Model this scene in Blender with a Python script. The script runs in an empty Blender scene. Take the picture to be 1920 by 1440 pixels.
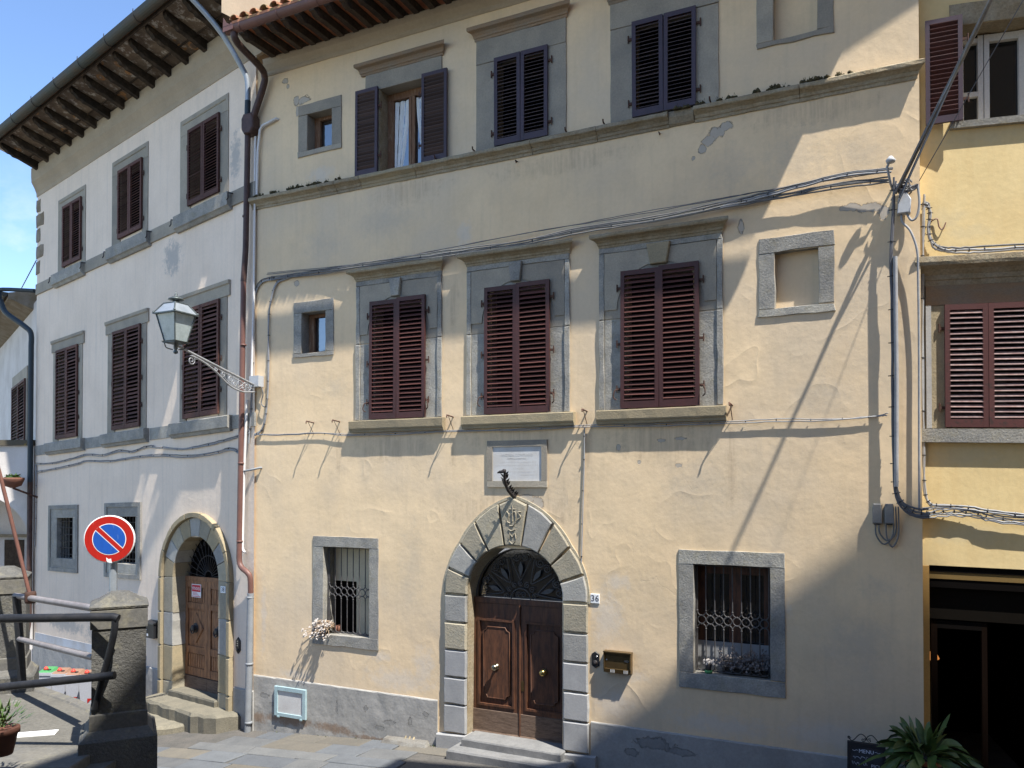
import bpy, bmesh, math, random
from mathutils import Vector, Matrix, noise
random.seed(7)
sc = bpy.context.scene
C = sc.collection
D = bpy.data

# ------------------------------------------------------------------ camera, sky, sun
FPX, PX, PY, TH = 1480.0, 940.0, 885.3, math.radians(0.8)
CAMZ = 4.645
cd = D.cameras.new('camera')
cam = D.objects.new('camera', cd); C.objects.link(cam)
cam.location = (0, 0, CAMZ)
cam.rotation_euler = (math.radians(90) + TH, 0, 0)
cd.sensor_width = 36.0
cd.lens = FPX / 1920 * 36.0
cd.shift_x = (960 - PX) / 1920
cd.shift_y = (PY - 720) / 1920
cd.clip_start = 0.05; cd.clip_end = 800
sc.camera = cam

class Fac:
    """A facade frame: u runs along the wall to the right, o out of the wall, z up (k = fall of its courses per metre)."""
    def __init__(s, xv, px, depth, k):
        s.a = math.atan2(FPX, PX - xv) if xv is not None else 0.0
        s.d = Vector((math.cos(s.a), -math.sin(s.a), 0)); s.n = Vector((-math.sin(s.a), -math.cos(s.a), 0))
        s.O = Vector(((px - PX) / FPX * depth * math.cos(TH), depth, 0)) if xv is not None else Vector((0, 0, 0))
        s.k = k
    def P(s, u, o, z): return s.O + s.d * u + s.n * o + Vector((0, 0, z + s.k * u))
    def loc(s, P):
        v = P - s.O; u = v.dot(s.d)
        return u, v.dot(s.n), P.z - s.k * u
M = Fac(-2104, 472, 25.6 * 1480 / 2576, 0.0)      # the cream house
L = Fac(-876, 470, 14.71, 0.0324)                 # the pale house on the left
R = Fac(-3750, 1727, 10.05, -0.0242)              # the yellow house on the right
W = Fac(None, 0, 0, 0)                            # plain axes: u = x, o = -y
FL = Fac(-250, 74, 21.35, 0.02)                    # the low wing at the far left

SUN = (M.n * 1.0 + M.d * 2.2 + Vector((0, 0, 4.5))).normalized()
world = D.worlds.new('World'); sc.world = world; world.use_nodes = True
wn = world.node_tree; wn.nodes.clear()
wo = wn.nodes.new('ShaderNodeOutputWorld'); bg = wn.nodes.new('ShaderNodeBackground')
sky = wn.nodes.new('ShaderNodeTexSky'); sky.sky_type = 'NISHITA'; sky.sun_disc = False
sky.sun_elevation = math.asin(SUN.z); sky.sun_rotation = math.atan2(SUN.x, SUN.y)
sky.altitude = 600; sky.air_density = 0.8; sky.dust_density = 0.0; sky.ozone_density = 2.5
CLOUD = (0.35, 0.1, 1.1)
tc = wn.nodes.new('ShaderNodeTexCoord')
mp = wn.nodes.new('ShaderNodeMapping'); mp.inputs['Scale'].default_value = (4.0, 4.0, 6.0); mp.inputs['Location'].default_value = CLOUD
nz = wn.nodes.new('ShaderNodeTexNoise'); nz.inputs['Scale'].default_value = 2.6; nz.inputs['Detail'].default_value = 8; nz.inputs['Roughness'].default_value = 0.6
rp = wn.nodes.new('ShaderNodeValToRGB'); rp.color_ramp.elements[0].position = 0.50; rp.color_ramp.elements[1].position = 1.0
mx = wn.nodes.new('ShaderNodeMixRGB'); mx.inputs[2].default_value = (3.2, 3.5, 4.1, 1)
hs = wn.nodes.new('ShaderNodeHueSaturation'); hs.inputs['Saturation'].default_value = 1.02; hs.inputs['Value'].default_value = 1.0
wn.links.new(tc.outputs['Generated'], mp.inputs['Vector']); wn.links.new(mp.outputs[0], nz.inputs['Vector'])
wn.links.new(nz.outputs['Fac'], rp.inputs['Fac'])
# one thin wisp of cloud low over the left roofs
cdir = Vector(((40 - PX) / FPX, 1.0, math.tan(TH) - (452 - PY) / FPX)).normalized()
dt = wn.nodes.new('ShaderNodeVectorMath'); dt.operation = 'DOT_PRODUCT'; dt.inputs[1].default_value = cdir
wn.links.new(tc.outputs['Generated'], dt.inputs[0])
r2 = wn.nodes.new('ShaderNodeValToRGB'); r2.color_ramp.elements[0].position = 0.9996; r2.color_ramp.elements[1].position = 1.0
wn.links.new(dt.outputs['Value'], r2.inputs['Fac'])
ml = wn.nodes.new('ShaderNodeMath'); ml.operation = 'MULTIPLY'
wn.links.new(rp.outputs['Color'], ml.inputs[0]); wn.links.new(r2.outputs['Color'], ml.inputs[1]); wn.links.new(ml.outputs[0], mx.inputs[0])
wn.links.new(sky.outputs[0], hs.inputs['Color']); wn.links.new(hs.outputs[0], mx.inputs[1]); wn.links.new(mx.outputs[0], bg.inputs['Color'])
bg.inputs['Strength'].default_value = 0.132
wn.links.new(bg.outputs[0], wo.inputs['Surface'])
sl = D.lights.new('sun', 'SUN'); sl.energy = 3.9; sl.angle = math.radians(0.53); sl.color = (1.0, 0.97, 0.91)
so = D.objects.new('sun', sl); C.objects.link(so); so.rotation_euler = SUN.to_track_quat('Z', 'Y').to_euler(); so.location = (20, -10, 40)
sc.view_settings.view_transform = 'Standard'; sc.view_settings.look = 'None'
sc.view_settings.exposure = 1.40; sc.view_settings.gamma = 1.0; sc.view_settings.use_curve_mapping = False
sc.cycles.max_bounces = 8

# ------------------------------------------------------------------ materials
def mat(name, col, col2=None, scale=3.0, thr=(0.4, 0.65), fine=0.12, fscale=40.0, rough=0.85, bump=0.0, bscale=30.0,
        bump2=0.0, b2scale=4.0, metal=0.0, spec=0.3, stretch=(1, 1, 1), coord='pos', extra=None):
    m = D.materials.new(name); m.use_nodes = True
    nt = m.node_tree; N = nt.nodes; K = nt.links
    p = N['Principled BSDF']
    p.inputs['Roughness'].default_value = rough; p.inputs['Metallic'].default_value = metal
    p.inputs['Specular IOR Level'].default_value = spec
    if coord == 'pos': src = N.new('ShaderNodeNewGeometry').outputs['Position']
    else: src = N.new('ShaderNodeTexCoord').outputs['Object']
    mpn = N.new('ShaderNodeMapping'); mpn.inputs['Scale'].default_value = stretch; K.new(src, mpn.inputs['Vector']); vec = mpn.outputs[0]
    def noi(s, det=5, r=0.6, v=None):
        n = N.new('ShaderNodeTexNoise'); n.inputs['Scale'].default_value = s; n.inputs['Detail'].default_value = det; n.inputs['Roughness'].default_value = r
        K.new(v or vec, n.inputs['Vector']); return n.outputs['Fac']
    def mixc(fac, a, b, mode='MIX'):
        x = N.new('ShaderNodeMixRGB'); x.blend_type = mode
        for i, v in ((0, fac), (1, a), (2, b)):
            if isinstance(v, (int, float)): x.inputs[i].default_value = v
            elif isinstance(v, tuple): x.inputs[i].default_value = (*v[:3], 1)
            else: K.new(v, x.inputs[i])
        return x.outputs[0]
    def ramp(f, a, b, ca=(0, 0, 0), cb=(1, 1, 1)):
        r = N.new('ShaderNodeValToRGB'); r.color_ramp.elements[0].position = a; r.color_ramp.elements[1].position = b
        r.color_ramp.elements[0].color = (*ca, 1); r.color_ramp.elements[1].color = (*cb, 1); K.new(f, r.inputs[0]); return r.outputs[0]
    def math_(op, a, b=0.0):
        x = N.new('ShaderNodeMath'); x.operation = op
        for i, v in ((0, a), (1, b)):
            if isinstance(v, (int, float)): x.inputs[i].default_value = v
            else: K.new(v, x.inputs[i])
        return x.outputs[0]
    c = col if col2 is None else mixc(ramp(noi(scale), *thr), col, col2)
    bumps = []
    if extra: c, eb = extra(dict(N=N, K=K, noi=noi, mixc=mixc, ramp=ramp, math=math_, vec=vec, c=c)); bumps += eb
    if fine: c = mixc(1.0, c, ramp(noi(fscale, 4, 0.7), 0.25, 0.75, (1 - fine,) * 3, (1 + fine,) * 3), 'MULTIPLY')
    if isinstance(c, tuple): p.inputs['Base Color'].default_value = (*c[:3], 1)
    else: K.new(c, p.inputs['Base Color'])
    if bump: bumps.append((noi(bscale, 6, 0.65), bump))
    if bump2: bumps.append((noi(b2scale, 3, 0.5), bump2))
    prev = None
    for f, dist in bumps:
        b = N.new('ShaderNodeBump'); b.inputs['Strength'].default_value = 1.0; b.inputs['Distance'].default_value = dist
        K.new(f, b.inputs['Height'])
        if prev: K.new(prev, b.inputs['Normal'])
        prev = b.outputs[0]
    if prev: K.new(prev, p.inputs['Normal'])
    return m

def blobs(g, spots, soft=0.25):
    """mask of irregular worn spots; spots are (u, z, ru, rz) in the wall's own axes"""
    N, K, ma = g['N'], g['K'], g['math']
    oc = N.new('ShaderNodeTexCoord').outputs['Object']
    nn = N.new('ShaderNodeTexNoise'); nn.inputs['Scale'].default_value = 6.0; nn.inputs['Detail'].default_value = 9; nn.inputs['Roughness'].default_value = 0.82
    K.new(oc, nn.inputs['Vector'])
    sx = N.new('ShaderNodeSeparateXYZ'); K.new(oc, sx.inputs[0])
    tot = None
    for (u, z, ru, rz) in spots:
        a = ma('DIVIDE', ma('SUBTRACT', sx.outputs[0], u), ru); b = ma('DIVIDE', ma('SUBTRACT', sx.outputs[2], z), rz)
        d = ma('SQRT', ma('ADD', ma('MULTIPLY', a, a), ma('MULTIPLY', b, b)))
        d = ma('ADD', d, ma('MULTIPLY', ma('SUBTRACT', nn.outputs['Fac'], 0.5), 3.6))
        v = ma('SUBTRACT', 1.0, d)
        tot = v if tot is None else ma('MAXIMUM', tot, v)
    return g['ramp'](tot, 0.0, soft), sx

M_SPOTS = [(8.66, 9.62, .09, .07), (8.53, 9.55, .10, .08), (8.42, 9.46, .09, .07), (8.31, 9.36, .06, .06), (8.20, 9.25, .03, .04), (1.2, 11.58, .14, .07), (1.02, 11.60, .07, .09), (1.05, 11.40, .03, .09), (.77, 12.02, .07, .05), (.83, 11.9, .03, .04),
           (10.45, 8.20, .16, .06), (10.25, 8.24, .12, .05), (10.62, 8.12, .06, .09), (5.62, 4.41, .16, .06), (5.80, 4.33, .10, .10), (7.09, 5.18, .035, .05), (7.40, 4.95, .025, .03), (7.97, 4.90, .05, .03), (7.73, 5.26, .06, .025), (8.02, 5.28, .10, .025), (7.5, 5.5, .18, .02), (8.85, 8.2, .05, .09), (1.05, 8.27, .05, .05)]
M_WORN = [(3.3, 1.35, .8, .22), (2.9, 1.70, .3, .10), (.30, 2.2, .08, .7), (3.75, 1.6, .25, .4), (1.1, 1.2, .5, .12), (6.9, 2.7, .3, .45), (7.05, 3.2, .25, .15), (7.35, 1.85, .22, .12), (7.0, 1.4, .35, .25), (9.97, 1.35, .8, .2), (1.6, 10.15, .35, .15), (8.5, 1.3, .8, .2), (4.5, 8.68, .15, .25), (9.3, 3.0, .2, .2)]
def ext_cream(g):
    ma, ramp, mixc, noi = g['math'], g['ramp'], g['mixc'], g['noi']
    c = g['c']
    big = noi(0.45, 4, 0.6)
    c = mixc(ramp(big, 0.42, 0.62), c, (0.64, 0.51, 0.355))
    c = mixc(ma('MULTIPLY', ramp(noi(1.3, 6, 0.7), 0.5, 0.75), 0.55), c, (0.63, 0.48, 0.30))
    st, sx = blobs(g, M_WORN, 0.7)
    c = mixc(ma('MULTIPLY', st, 0.6), c, (0.62, 0.545, 0.455))
    mp2 = g['N'].new('ShaderNodeMapping'); mp2.inputs['Scale'].default_value = (5, 5, 0.35); g['K'].new(sx.inputs[0].links[0].from_socket, mp2.inputs['Vector'])
    streak = ramp(noi(1.6, 5, 0.6, mp2.outputs[0]), 0.52, 0.72)
    c = mixc(ma('MULTIPLY', streak, 0.14), c, (0.33, 0.28, 0.21))
    dr, _ = blobs(g, [(3.2, 5.25, 1.0, .30), (5.45, 5.35, 1.0, .22), (7.7, 5.25, 1.0, .35), (6.6, 5.2, .12, .6), (8.7, 5.0, .10, .8), (4.3, 5.2, .08, .5), (2.0, 5.2, .08, .5), (3.4, 9.55, .8, .25), (6.2, 9.55, 1.2, .2), (9.8, 9.6, 1.0, .2), (5.4, 4.2, 1.4, .4), (7.2, 7.7, .1, .6), (4.3, 7.6, .12, .5)], 0.6)
    c = mixc(ma('MULTIPLY', ma('MULTIPLY', dr, ramp(noi(2.4, 5, 0.7, mp2.outputs[0]), 0.38, 0.62)), 0.42), c, (0.34, 0.25, 0.165))
    gr2, _ = blobs(g, [(9.6, 9.0, .5, .5), (10.3, 8.9, .35, .3), (8.7, 9.0, .4, .4), (1.6, 8.9, .5, .3), (3.0, 9.1, .7, .3), (10.3, 2.6, .5, .4), (10.5, 3.3, .3, .2), (8.2, 4.6, .5, .4), (2.2, 3.0, .25, .9), (3.5, 3.3, .3, .8), (9.8, 5.8, .5, .25), (1.9, 6.3, .35, .25)], 0.9)
    c = mixc(ma('MULTIPLY', gr2, 0.30), c, (0.40, 0.36, 0.30))
    sp, _ = blobs(g, M_SPOTS, 0.06)
    c = mixc(sp, c, (0.45, 0.39, 0.315))
    cr = g['N'].new('ShaderNodeTexVoronoi'); cr.feature = 'DISTANCE_TO_EDGE'; cr.inputs['Scale'].default_value = 0.55
    wv = g['N'].new('ShaderNodeVectorMath'); wv.operation = 'ADD'
    n3 = g['N'].new('ShaderNodeTexNoise'); n3.inputs['Scale'].default_value = 2.2; n3.inputs['Detail'].default_value = 5
    g['K'].new(g['vec'], n3.inputs['Vector']); g['K'].new(g['vec'], wv.inputs[0]); g['K'].new(n3.outputs['Color'], wv.inputs[1])
    g['K'].new(wv.outputs[0], cr.inputs['Vector'])
    line = ma('MULTIPLY', ma('SUBTRACT', 1.0, ramp(cr.outputs['Distance'], 0.0, 0.007)), ramp(noi(0.8, 3), 0.56, 0.64))
    c = mixc(ma('MULTIPLY', line, 0.10), c, (0.40, 0.35, 0.27))
    # trowel ridges: soft-edged overlapping laps of plaster
    n4 = noi(0.9, 2, 0.45); lap = ma('PINGPONG', ma('MULTIPLY', n4, 9.0), 1.0); lap = ma('POWER', lap, 5.0)
    lap = ma('MULTIPLY', lap, ramp(noi(0.7, 3), 0.48, 0.62))
    return c, [(sp, -0.016), (line, -0.0008), (lap, 0.0034)]
cream = mat('cream_plaster', (0.765, 0.582, 0.368), (0.725, 0.540, 0.328), 0.9, fine=0.04, fscale=18, rough=0.92, bump=0.0028, bscale=15, bump2=0.011, b2scale=1.9, spec=0.15, extra=ext_cream)
def ext_pale(g):
    ma, ramp, mixc, noi = g['math'], g['ramp'], g['mixc'], g['noi']
    c = g['c']
    st, sx = blobs(g, [(-6.2, 1.0, .8, .35), (-4.6, 1.0, .5, .3), (-8.0, 1.1, 1.2, .2), (-.55, 10.9, .2, .5), (-2.9, 9.4, .4, .4)], 0.5)
    mp2 = g['N'].new('ShaderNodeMapping'); mp2.inputs['Scale'].default_value = (5, 5, 0.3); g['K'].new(sx.inputs[0].links[0].from_socket, mp2.inputs['Vector'])
    streak = ramp(noi(1.5, 5, 0.6, mp2.outputs[0]), 0.5, 0.75)
    c = mixc(ma('MULTIPLY', streak, 0.3), c, (0.45, 0.40, 0.35))
    c = mixc(ma('MULTIPLY', st, 0.8), c, (0.38, 0.36, 0.33))
    return c, []
pale = mat('pale_plaster', (0.7844, 0.6450, 0.5106), (0.7208, 0.5900, 0.4646), 0.9, fine=0.05, fscale=20, rough=0.92, bump=0.004, bscale=14, bump2=0.008, b2scale=2.0, spec=0.15, extra=ext_pale)
def ext_yellow(g):
    ma, mixc, noi, ramp = g['math'], g['mixc'], g['noi'], g['ramp']
    mp3 = g['N'].new('ShaderNodeMapping'); mp3.inputs['Scale'].default_value = (6, 6, .5); g['K'].new(g['vec'], mp3.inputs['Vector'])
    c = mixc(ma('MULTIPLY', ramp(noi(1.4, 6, .65, mp3.outputs[0]), .45, .75), .35), g['c'], (.60, .42, .19))
    c = mixc(ma('MULTIPLY', ramp(noi(.8, 5, .65), .5, .7), .45), c, (.76, .60, .33))
    st, _ = blobs(g, [(.3, 8.0, .3, .15), (.6, 7.8, .3, .12), (.7, 9.0, .6, .12), (.5, 5.0, .5, .15), (.1, 6.5, .1, 1.5), (.5, 4.0, .6, .15)], .6)
    return mixc(ma('MULTIPLY', st, .35), c, (.55, .47, .30)), []
yellow = mat('yellow_plaster', (0.68, 0.53, 0.275), (0.65, 0.495, 0.25), 1.3, fine=0.05, fscale=16, rough=0.92, bump=0.002, bscale=16, bump2=0.006, b2scale=2.0, spec=0.15, extra=ext_yellow)
yellow_shaded = mat('shaded_yellow_plaster', (0.42, 0.25, 0.08), (0.38, 0.23, 0.08), 2, rough=0.9, bump=0.002)  # yellow wall in shadow, the shade put into the strip's colour
wing = mat('wing_plaster', (0.62, 0.57, 0.52), (0.52, 0.47, 0.42), 1.2, rough=0.92, bump=0.003)
def ext_plinth(g_):
    st, _ = blobs(g_, [(.9, .38, .8, .12), (1.9, .36, .6, .10), (.2, .35, .3, .12), (2.7, .30, .5, .05)], 0.6)
    c = g_['mixc'](g_['math']('MULTIPLY', st, 0.8), g_['c'], (0.21, 0.145, 0.10))
    sp, _ = blobs(g_, [(.35, .75, .10, .05), (.55, .62, .08, .04), (2.0, .75, .03, .14), (2.6, .8, .05, .05), (3.1, .62, .12, .04), (3.5, .7, .05, .07), (3.8, .85, .06, .05), (2.9, .5, .10, .04), (7.6, .92, .25, .08), (8.0, .85, .2, .05), (7.3, .75, .1, .06)], 0.10)
    c = g_['mixc'](g_['math']('MULTIPLY', sp, 0.6), c, (0.20, 0.195, 0.185))
    return c, [(sp, -0.010)]
plinthm = mat('grey_render', (0.345, 0.330, 0.305), (0.285, 0.275, 0.255), 2.2, (0.42, 0.6), fine=0.12, fscale=25, rough=0.93, bump=0.006, bscale=10, bump2=0.016, b2scale=3.0, spec=0.15, extra=ext_plinth)
def ext_lichen(g):
    c = g['mixc'](g['math']('MULTIPLY', g['ramp'](g['noi'](7.0, 6, 0.7), 0.52, 0.68), 0.5), g['c'], (0.24, 0.215, 0.145)); return c, []
stone = mat('grey_sandstone', (0.322, 0.305, 0.265), (0.232, 0.225, 0.205), 4, fine=0.3, fscale=45, rough=0.9, bump=0.008, bscale=38, bump2=0.004, b2scale=8, spec=0.2, extra=ext_lichen)
stone_b = mat('blue_grey_sandstone', (0.3270, 0.2880, 0.2253), (0.2616, 0.2350, 0.1909), 2.5, fine=0.16, fscale=45, rough=0.9, bump=0.004, bscale=35, spec=0.2)
stone_t = mat('tan_sandstone', (0.3270, 0.2650, 0.1677), (0.2725, 0.2280, 0.1505), 4, fine=0.2, fscale=50, rough=0.92, bump=0.006, bscale=40, spec=0.2, extra=ext_lichen)
stone_d = mat('weathered_course_stone', (0.2561, 0.2000, 0.1247), (0.3106, 0.2620, 0.1849), 5, (0.35, 0.65), fine=0.3, fscale=30, rough=0.95, bump=0.012, bscale=22, spec=0.15, extra=ext_lichen)
stone_br = mat('brown_sandstone', (0.235, 0.158, 0.095), (0.205, 0.165, 0.12), 3, fine=0.2, fscale=40, rough=0.92, bump=0.005, bscale=30, stretch=(1, 1, 2.5))
stone_w = mat('pale_dressed_stone', (0.345, 0.340, 0.330), (0.285, 0.283, 0.278), 3, fine=0.12, fscale=40, rough=0.9, bump=0.003, bscale=35)
arch_g = mat('arch_stone_grey', (0.345, 0.330, 0.295), (0.285, 0.275, 0.250), 5, fine=0.18, fscale=60, rough=0.9, bump=0.006, bscale=35)
arch_t = mat('arch_stone_tan', (0.355, 0.310, 0.225), (0.30, 0.27, 0.205), 5, fine=0.22, fscale=50, rough=0.92, bump=0.008, bscale=30, extra=ext_lichen)
step_m = mat('worn_step_stone', (0.20, 0.197, 0.19), (0.155, 0.154, 0.15), 4, fine=0.15, rough=0.8, bump=0.005, bscale=18)
marble = mat('white_marble', (0.56, 0.55, 0.53), (0.50, 0.475, 0.44), 4, fine=0.05, rough=0.6, bump=0.0006)
shut_br = mat('brown_shutter_paint', (0.0676, 0.0221, 0.0190), (0.0546, 0.0199, 0.0171), 6, fine=0.15, rough=0.55, bump=0.001, bscale=60, spec=0.35)
shut_old = mat('faded_brown_paint', (0.0780, 0.0273, 0.0218), (0.1105, 0.0546, 0.0437), 22, (0.55, 0.75), fine=0.2, rough=0.7, bump=0.001, bscale=60, stretch=(1, 1, 4))
shut_pu = mat('dark_purple_paint', (0.048, 0.028, 0.040), (0.040, 0.025, 0.033), 6, fine=0.1, rough=0.5, spec=0.4)
shut_puslat = mat('dark_brown_slat_paint', (0.055, 0.035, 0.032), None, fine=0.15, rough=0.6)
shut_L = mat('worn_brown_paint', (0.0961, 0.0390, 0.0287), (0.1860, 0.1105, 0.0759), 16, (0.55, 0.72), fine=0.25, rough=0.75, bump=0.001, stretch=(1, 1, 3))
shut_R = mat('red_brown_flaking_paint', (0.085, 0.030, 0.027), (0.05, 0.027, 0.023), 14, (0.58, 0.66), fine=0.15, rough=0.6, bump=0.0015, bscale=50)
wood_d = mat('dark_door_wood', (0.125, 0.052, 0.026), (0.060, 0.028, 0.017), 7, (0.38, 0.62), fine=0.3, fscale=30, rough=0.55, bump=0.002, bscale=25, stretch=(3, 3, 0.5), spec=0.35)
wood_g = mat('weathered_door_base', (0.155, 0.105, 0.075), (0.10, 0.065, 0.045), 9, fine=0.35, fscale=30, rough=0.85, bump=0.003, bscale=25, stretch=(0.6, 0.6, 4))
wood_o = mat('old_chestnut_wood', (0.3105, 0.1495, 0.0688), (0.1620, 0.0780, 0.0400), 8, (0.4, 0.62), fine=0.35, fscale=30, rough=0.75, bump=0.003, bscale=25, stretch=(3, 3, 0.5))
wood_f = mat('window_frame_wood', (0.17, 0.085, 0.045), (0.25, 0.17, 0.11), 10, (0.5, 0.7), fine=0.25, rough=0.7, stretch=(3, 3, 0.5))
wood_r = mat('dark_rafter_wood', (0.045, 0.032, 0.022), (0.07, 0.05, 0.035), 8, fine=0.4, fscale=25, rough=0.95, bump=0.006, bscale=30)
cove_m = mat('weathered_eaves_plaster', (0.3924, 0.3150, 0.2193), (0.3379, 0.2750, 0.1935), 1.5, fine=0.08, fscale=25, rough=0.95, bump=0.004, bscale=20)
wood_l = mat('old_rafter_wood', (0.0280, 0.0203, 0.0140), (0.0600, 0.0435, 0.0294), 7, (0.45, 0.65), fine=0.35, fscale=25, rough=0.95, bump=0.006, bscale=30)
def ext_soffit(g):
    v = g['N'].new('ShaderNodeTexVoronoi'); v.inputs['Scale'].default_value = 2.4; g['K'].new(g['vec'], v.inputs['Vector'])
    ring = g['ramp'](g['math']('ABSOLUTE', g['math']('SUBTRACT', v.outputs['Distance'], 0.22)), 0.03, 0.06)
    c = g['mixc'](g['math']('MULTIPLY', g['math']('SUBTRACT', 1.0, ring), 0.7), g['c'], (0.38, 0.19, 0.07))
    c = g['mixc'](g['math']('MULTIPLY', g['ramp'](g['noi'](6.0, 6, 0.7), 0.54, 0.62), 0.75), c, (0.48, 0.45, 0.40))
    return c, []
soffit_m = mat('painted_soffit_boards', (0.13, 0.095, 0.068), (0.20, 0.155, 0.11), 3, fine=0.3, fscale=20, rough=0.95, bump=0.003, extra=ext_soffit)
terra = mat('terracotta', (0.42, 0.15, 0.065), (0.33, 0.12, 0.06), 5, fine=0.2, fscale=30, rough=0.9, bump=0.003)
terra_l = mat('lichened_roof_tile', (0.36, 0.16, 0.09), (0.20, 0.15, 0.07), 9, (0.45, 0.6), fine=0.3, rough=0.95, bump=0.006)
copper = mat('red_brown_pipe_paint', (0.165, 0.078, 0.060), (0.135, 0.066, 0.052), 4, fine=0.12, rough=0.5, spec=0.4)
dark_pipe = mat('dark_brown_pipe_paint', (0.060, 0.034, 0.028), (0.09, 0.05, 0.04), 8, fine=0.2, rough=0.5)
zinc = mat('zinc_pipe', (0.34, 0.37, 0.40), (0.26, 0.29, 0.32), 4, fine=0.1, rough=0.45, metal=0.4)
greyp = mat('grey_pipe', (0.25, 0.26, 0.27), (0.21, 0.22, 0.23), 5, rough=0.6)
verd = mat('verdigris_gutter', (0.055, 0.062, 0.052), (0.075, 0.058, 0.040), 2.5, fine=0.15, rough=0.65)
tealp = mat('dark_teal_pipe', (0.030, 0.042, 0.050), None, rough=0.5)
pvc = mat('white_pvc', (0.66, 0.63, 0.60), None, rough=0.5)
cabl = mat('grey_cable', (0.30, 0.30, 0.30), (0.24, 0.24, 0.25), 6, rough=0.6)
cabd = mat('dark_cable', (0.10, 0.10, 0.11), None, rough=0.6)
cabm = mat('worn_grey_cable', (0.17, 0.165, 0.158), (0.12, 0.12, 0.12), 8, rough=0.7)
tie = mat('black_tie', (0.03, 0.03, 0.035), None, rough=0.6, fine=0)
boxm = mat('grey_plastic', (0.42, 0.43, 0.44), None, rough=0.55)
boxd = mat('dark_grey_plastic', (0.19, 0.185, 0.175), None, rough=0.6)
iron = mat('black_iron', (0.022, 0.020, 0.020), (0.035, 0.025, 0.022), 20, rough=0.6, spec=0.4)
irong = mat('grey_painted_iron', (0.085, 0.08, 0.078), (0.055, 0.05, 0.05), 20, rough=0.55, spec=0.4)
ironl = mat('silver_grey_iron', (0.36, 0.36, 0.37), (0.25, 0.26, 0.27), 14, rough=0.5, metal=0.3)
rust = mat('rusty_iron', (0.085, 0.040, 0.027), (0.055, 0.03, 0.022), 15, rough=0.85)
rust_l = mat('rust_red_rod', (0.17, 0.075, 0.055), (0.13, 0.062, 0.048), 9, rough=0.8)
railm = mat('dark_rail_paint', (0.016, 0.017, 0.020), (0.026, 0.025, 0.026), 9, fine=0.3, rough=0.5, spec=0.25, bump=0.0015, bscale=60)
railg = mat('weathered_rail', (0.22, 0.20, 0.195), (0.16, 0.14, 0.135), 6, rough=0.55)
brass = mat('brass', (0.55, 0.40, 0.13), (0.45, 0.36, 0.18), 9, rough=0.28, metal=1.0)
brass_o = mat('dull_brass', (0.36, 0.31, 0.22), None, rough=0.3, metal=1.0)
bronze = mat('bronze_letterbox', (0.16, 0.105, 0.045), (0.13, 0.085, 0.04), 5, rough=0.35, metal=0.7)
chrome = mat('steel', (0.6, 0.6, 0.6), None, rough=0.25, metal=1.0)
black = mat('black_plastic', (0.018, 0.018, 0.020), None, rough=0.45, fine=0)
dark = mat('dark_room', (0.006, 0.005, 0.0045), None, rough=0.95, fine=0, spec=0.02)
glass = mat('window_glass', (0.010, 0.012, 0.015), None, rough=0.06, spec=0.9, fine=0, bump=0.0015, bscale=3)
glass_d = mat('dim_window_glass', (0.010, 0.011, 0.012), None, rough=0.08, spec=0.5, fine=0, bump=0.0015, bscale=3)
shut_Rs = mat('glint_pale_slats', (0.17, 0.10, 0.09), (0.24, 0.17, 0.155), 18, fine=0.2, rough=0.6)  # slats paler than their frame, sun glints put into the colour
curtain = mat('lace_curtain', (0.80, 0.80, 0.78), (0.70, 0.70, 0.68), 9, rough=0.9, bump=0.002, bscale=12, stretch=(4, 4, 0.6))
blind = mat('cream_blind', (0.60, 0.50, 0.34), (0.52, 0.44, 0.30), 3, fine=0.1, rough=0.8)
white = mat('white_paint', (0.78, 0.78, 0.77), None, rough=0.5, fine=0.03)
cframe = mat('white_casement_paint', (0.62, 0.60, 0.56), None, rough=0.6)
red = mat('red_sign', (0.40, 0.018, 0.012), (0.47, 0.10, 0.08), 26, (0.62, 0.72), rough=0.4, fine=0.1, stretch=(1, 1, .25))
blue = mat('blue_sign', (0.016, 0.085, 0.38), (0.10, 0.19, 0.45), 26, (0.62, 0.72), rough=0.4, fine=0.1, stretch=(1, 1, .25))
redl = mat('red_lettering', (0.55, 0.03, 0.05), None, rough=0.6, fine=0)
inkd = mat('dark_ink', (0.03, 0.03, 0.05), None, rough=0.6, fine=0)
inkg = mat('worn_incised_lettering', (0.52, 0.495, 0.46), None, rough=0.8, fine=0)
chalk = mat('chalk', (0.62, 0.66, 0.75), None, rough=0.9, fine=0)
board = mat('chalkboard', (0.030, 0.030, 0.032), (0.045, 0.045, 0.05), 9, rough=0.8)
meterf = mat('pale_blue_metal', (0.34, 0.45, 0.47), (0.30, 0.40, 0.42), 9, rough=0.5)
meterd = mat('off_white_door', (0.56, 0.55, 0.53), (0.48, 0.46, 0.44), 3, rough=0.5)
conc = mat('pedestal_concrete', (0.125, 0.120, 0.108), (0.088, 0.085, 0.078), 4, (0.4, 0.65), fine=0.25, fscale=60, rough=0.95, bump=0.012, bscale=55, extra=ext_lichen)
conc_s = mat('smooth_concrete', (0.115, 0.11, 0.10), (0.145, 0.135, 0.115), 5, fine=0.2, fscale=40, rough=0.93, bump=0.004, bscale=30, extra=ext_lichen)
def ext_terr(g):
    c = g['mixc'](g['ramp'](g['noi'](3.2, 7, 0.75), 0.60, 0.66), g['c'], (0.20, 0.19, 0.17)); return c, []
terr_m = mat('worn_terrace_concrete', (0.128, 0.119, 0.100), (0.096, 0.090, 0.078), 2, fine=0.3, fscale=40, rough=0.95, bump=0.008, bscale=25, extra=ext_terr)
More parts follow.
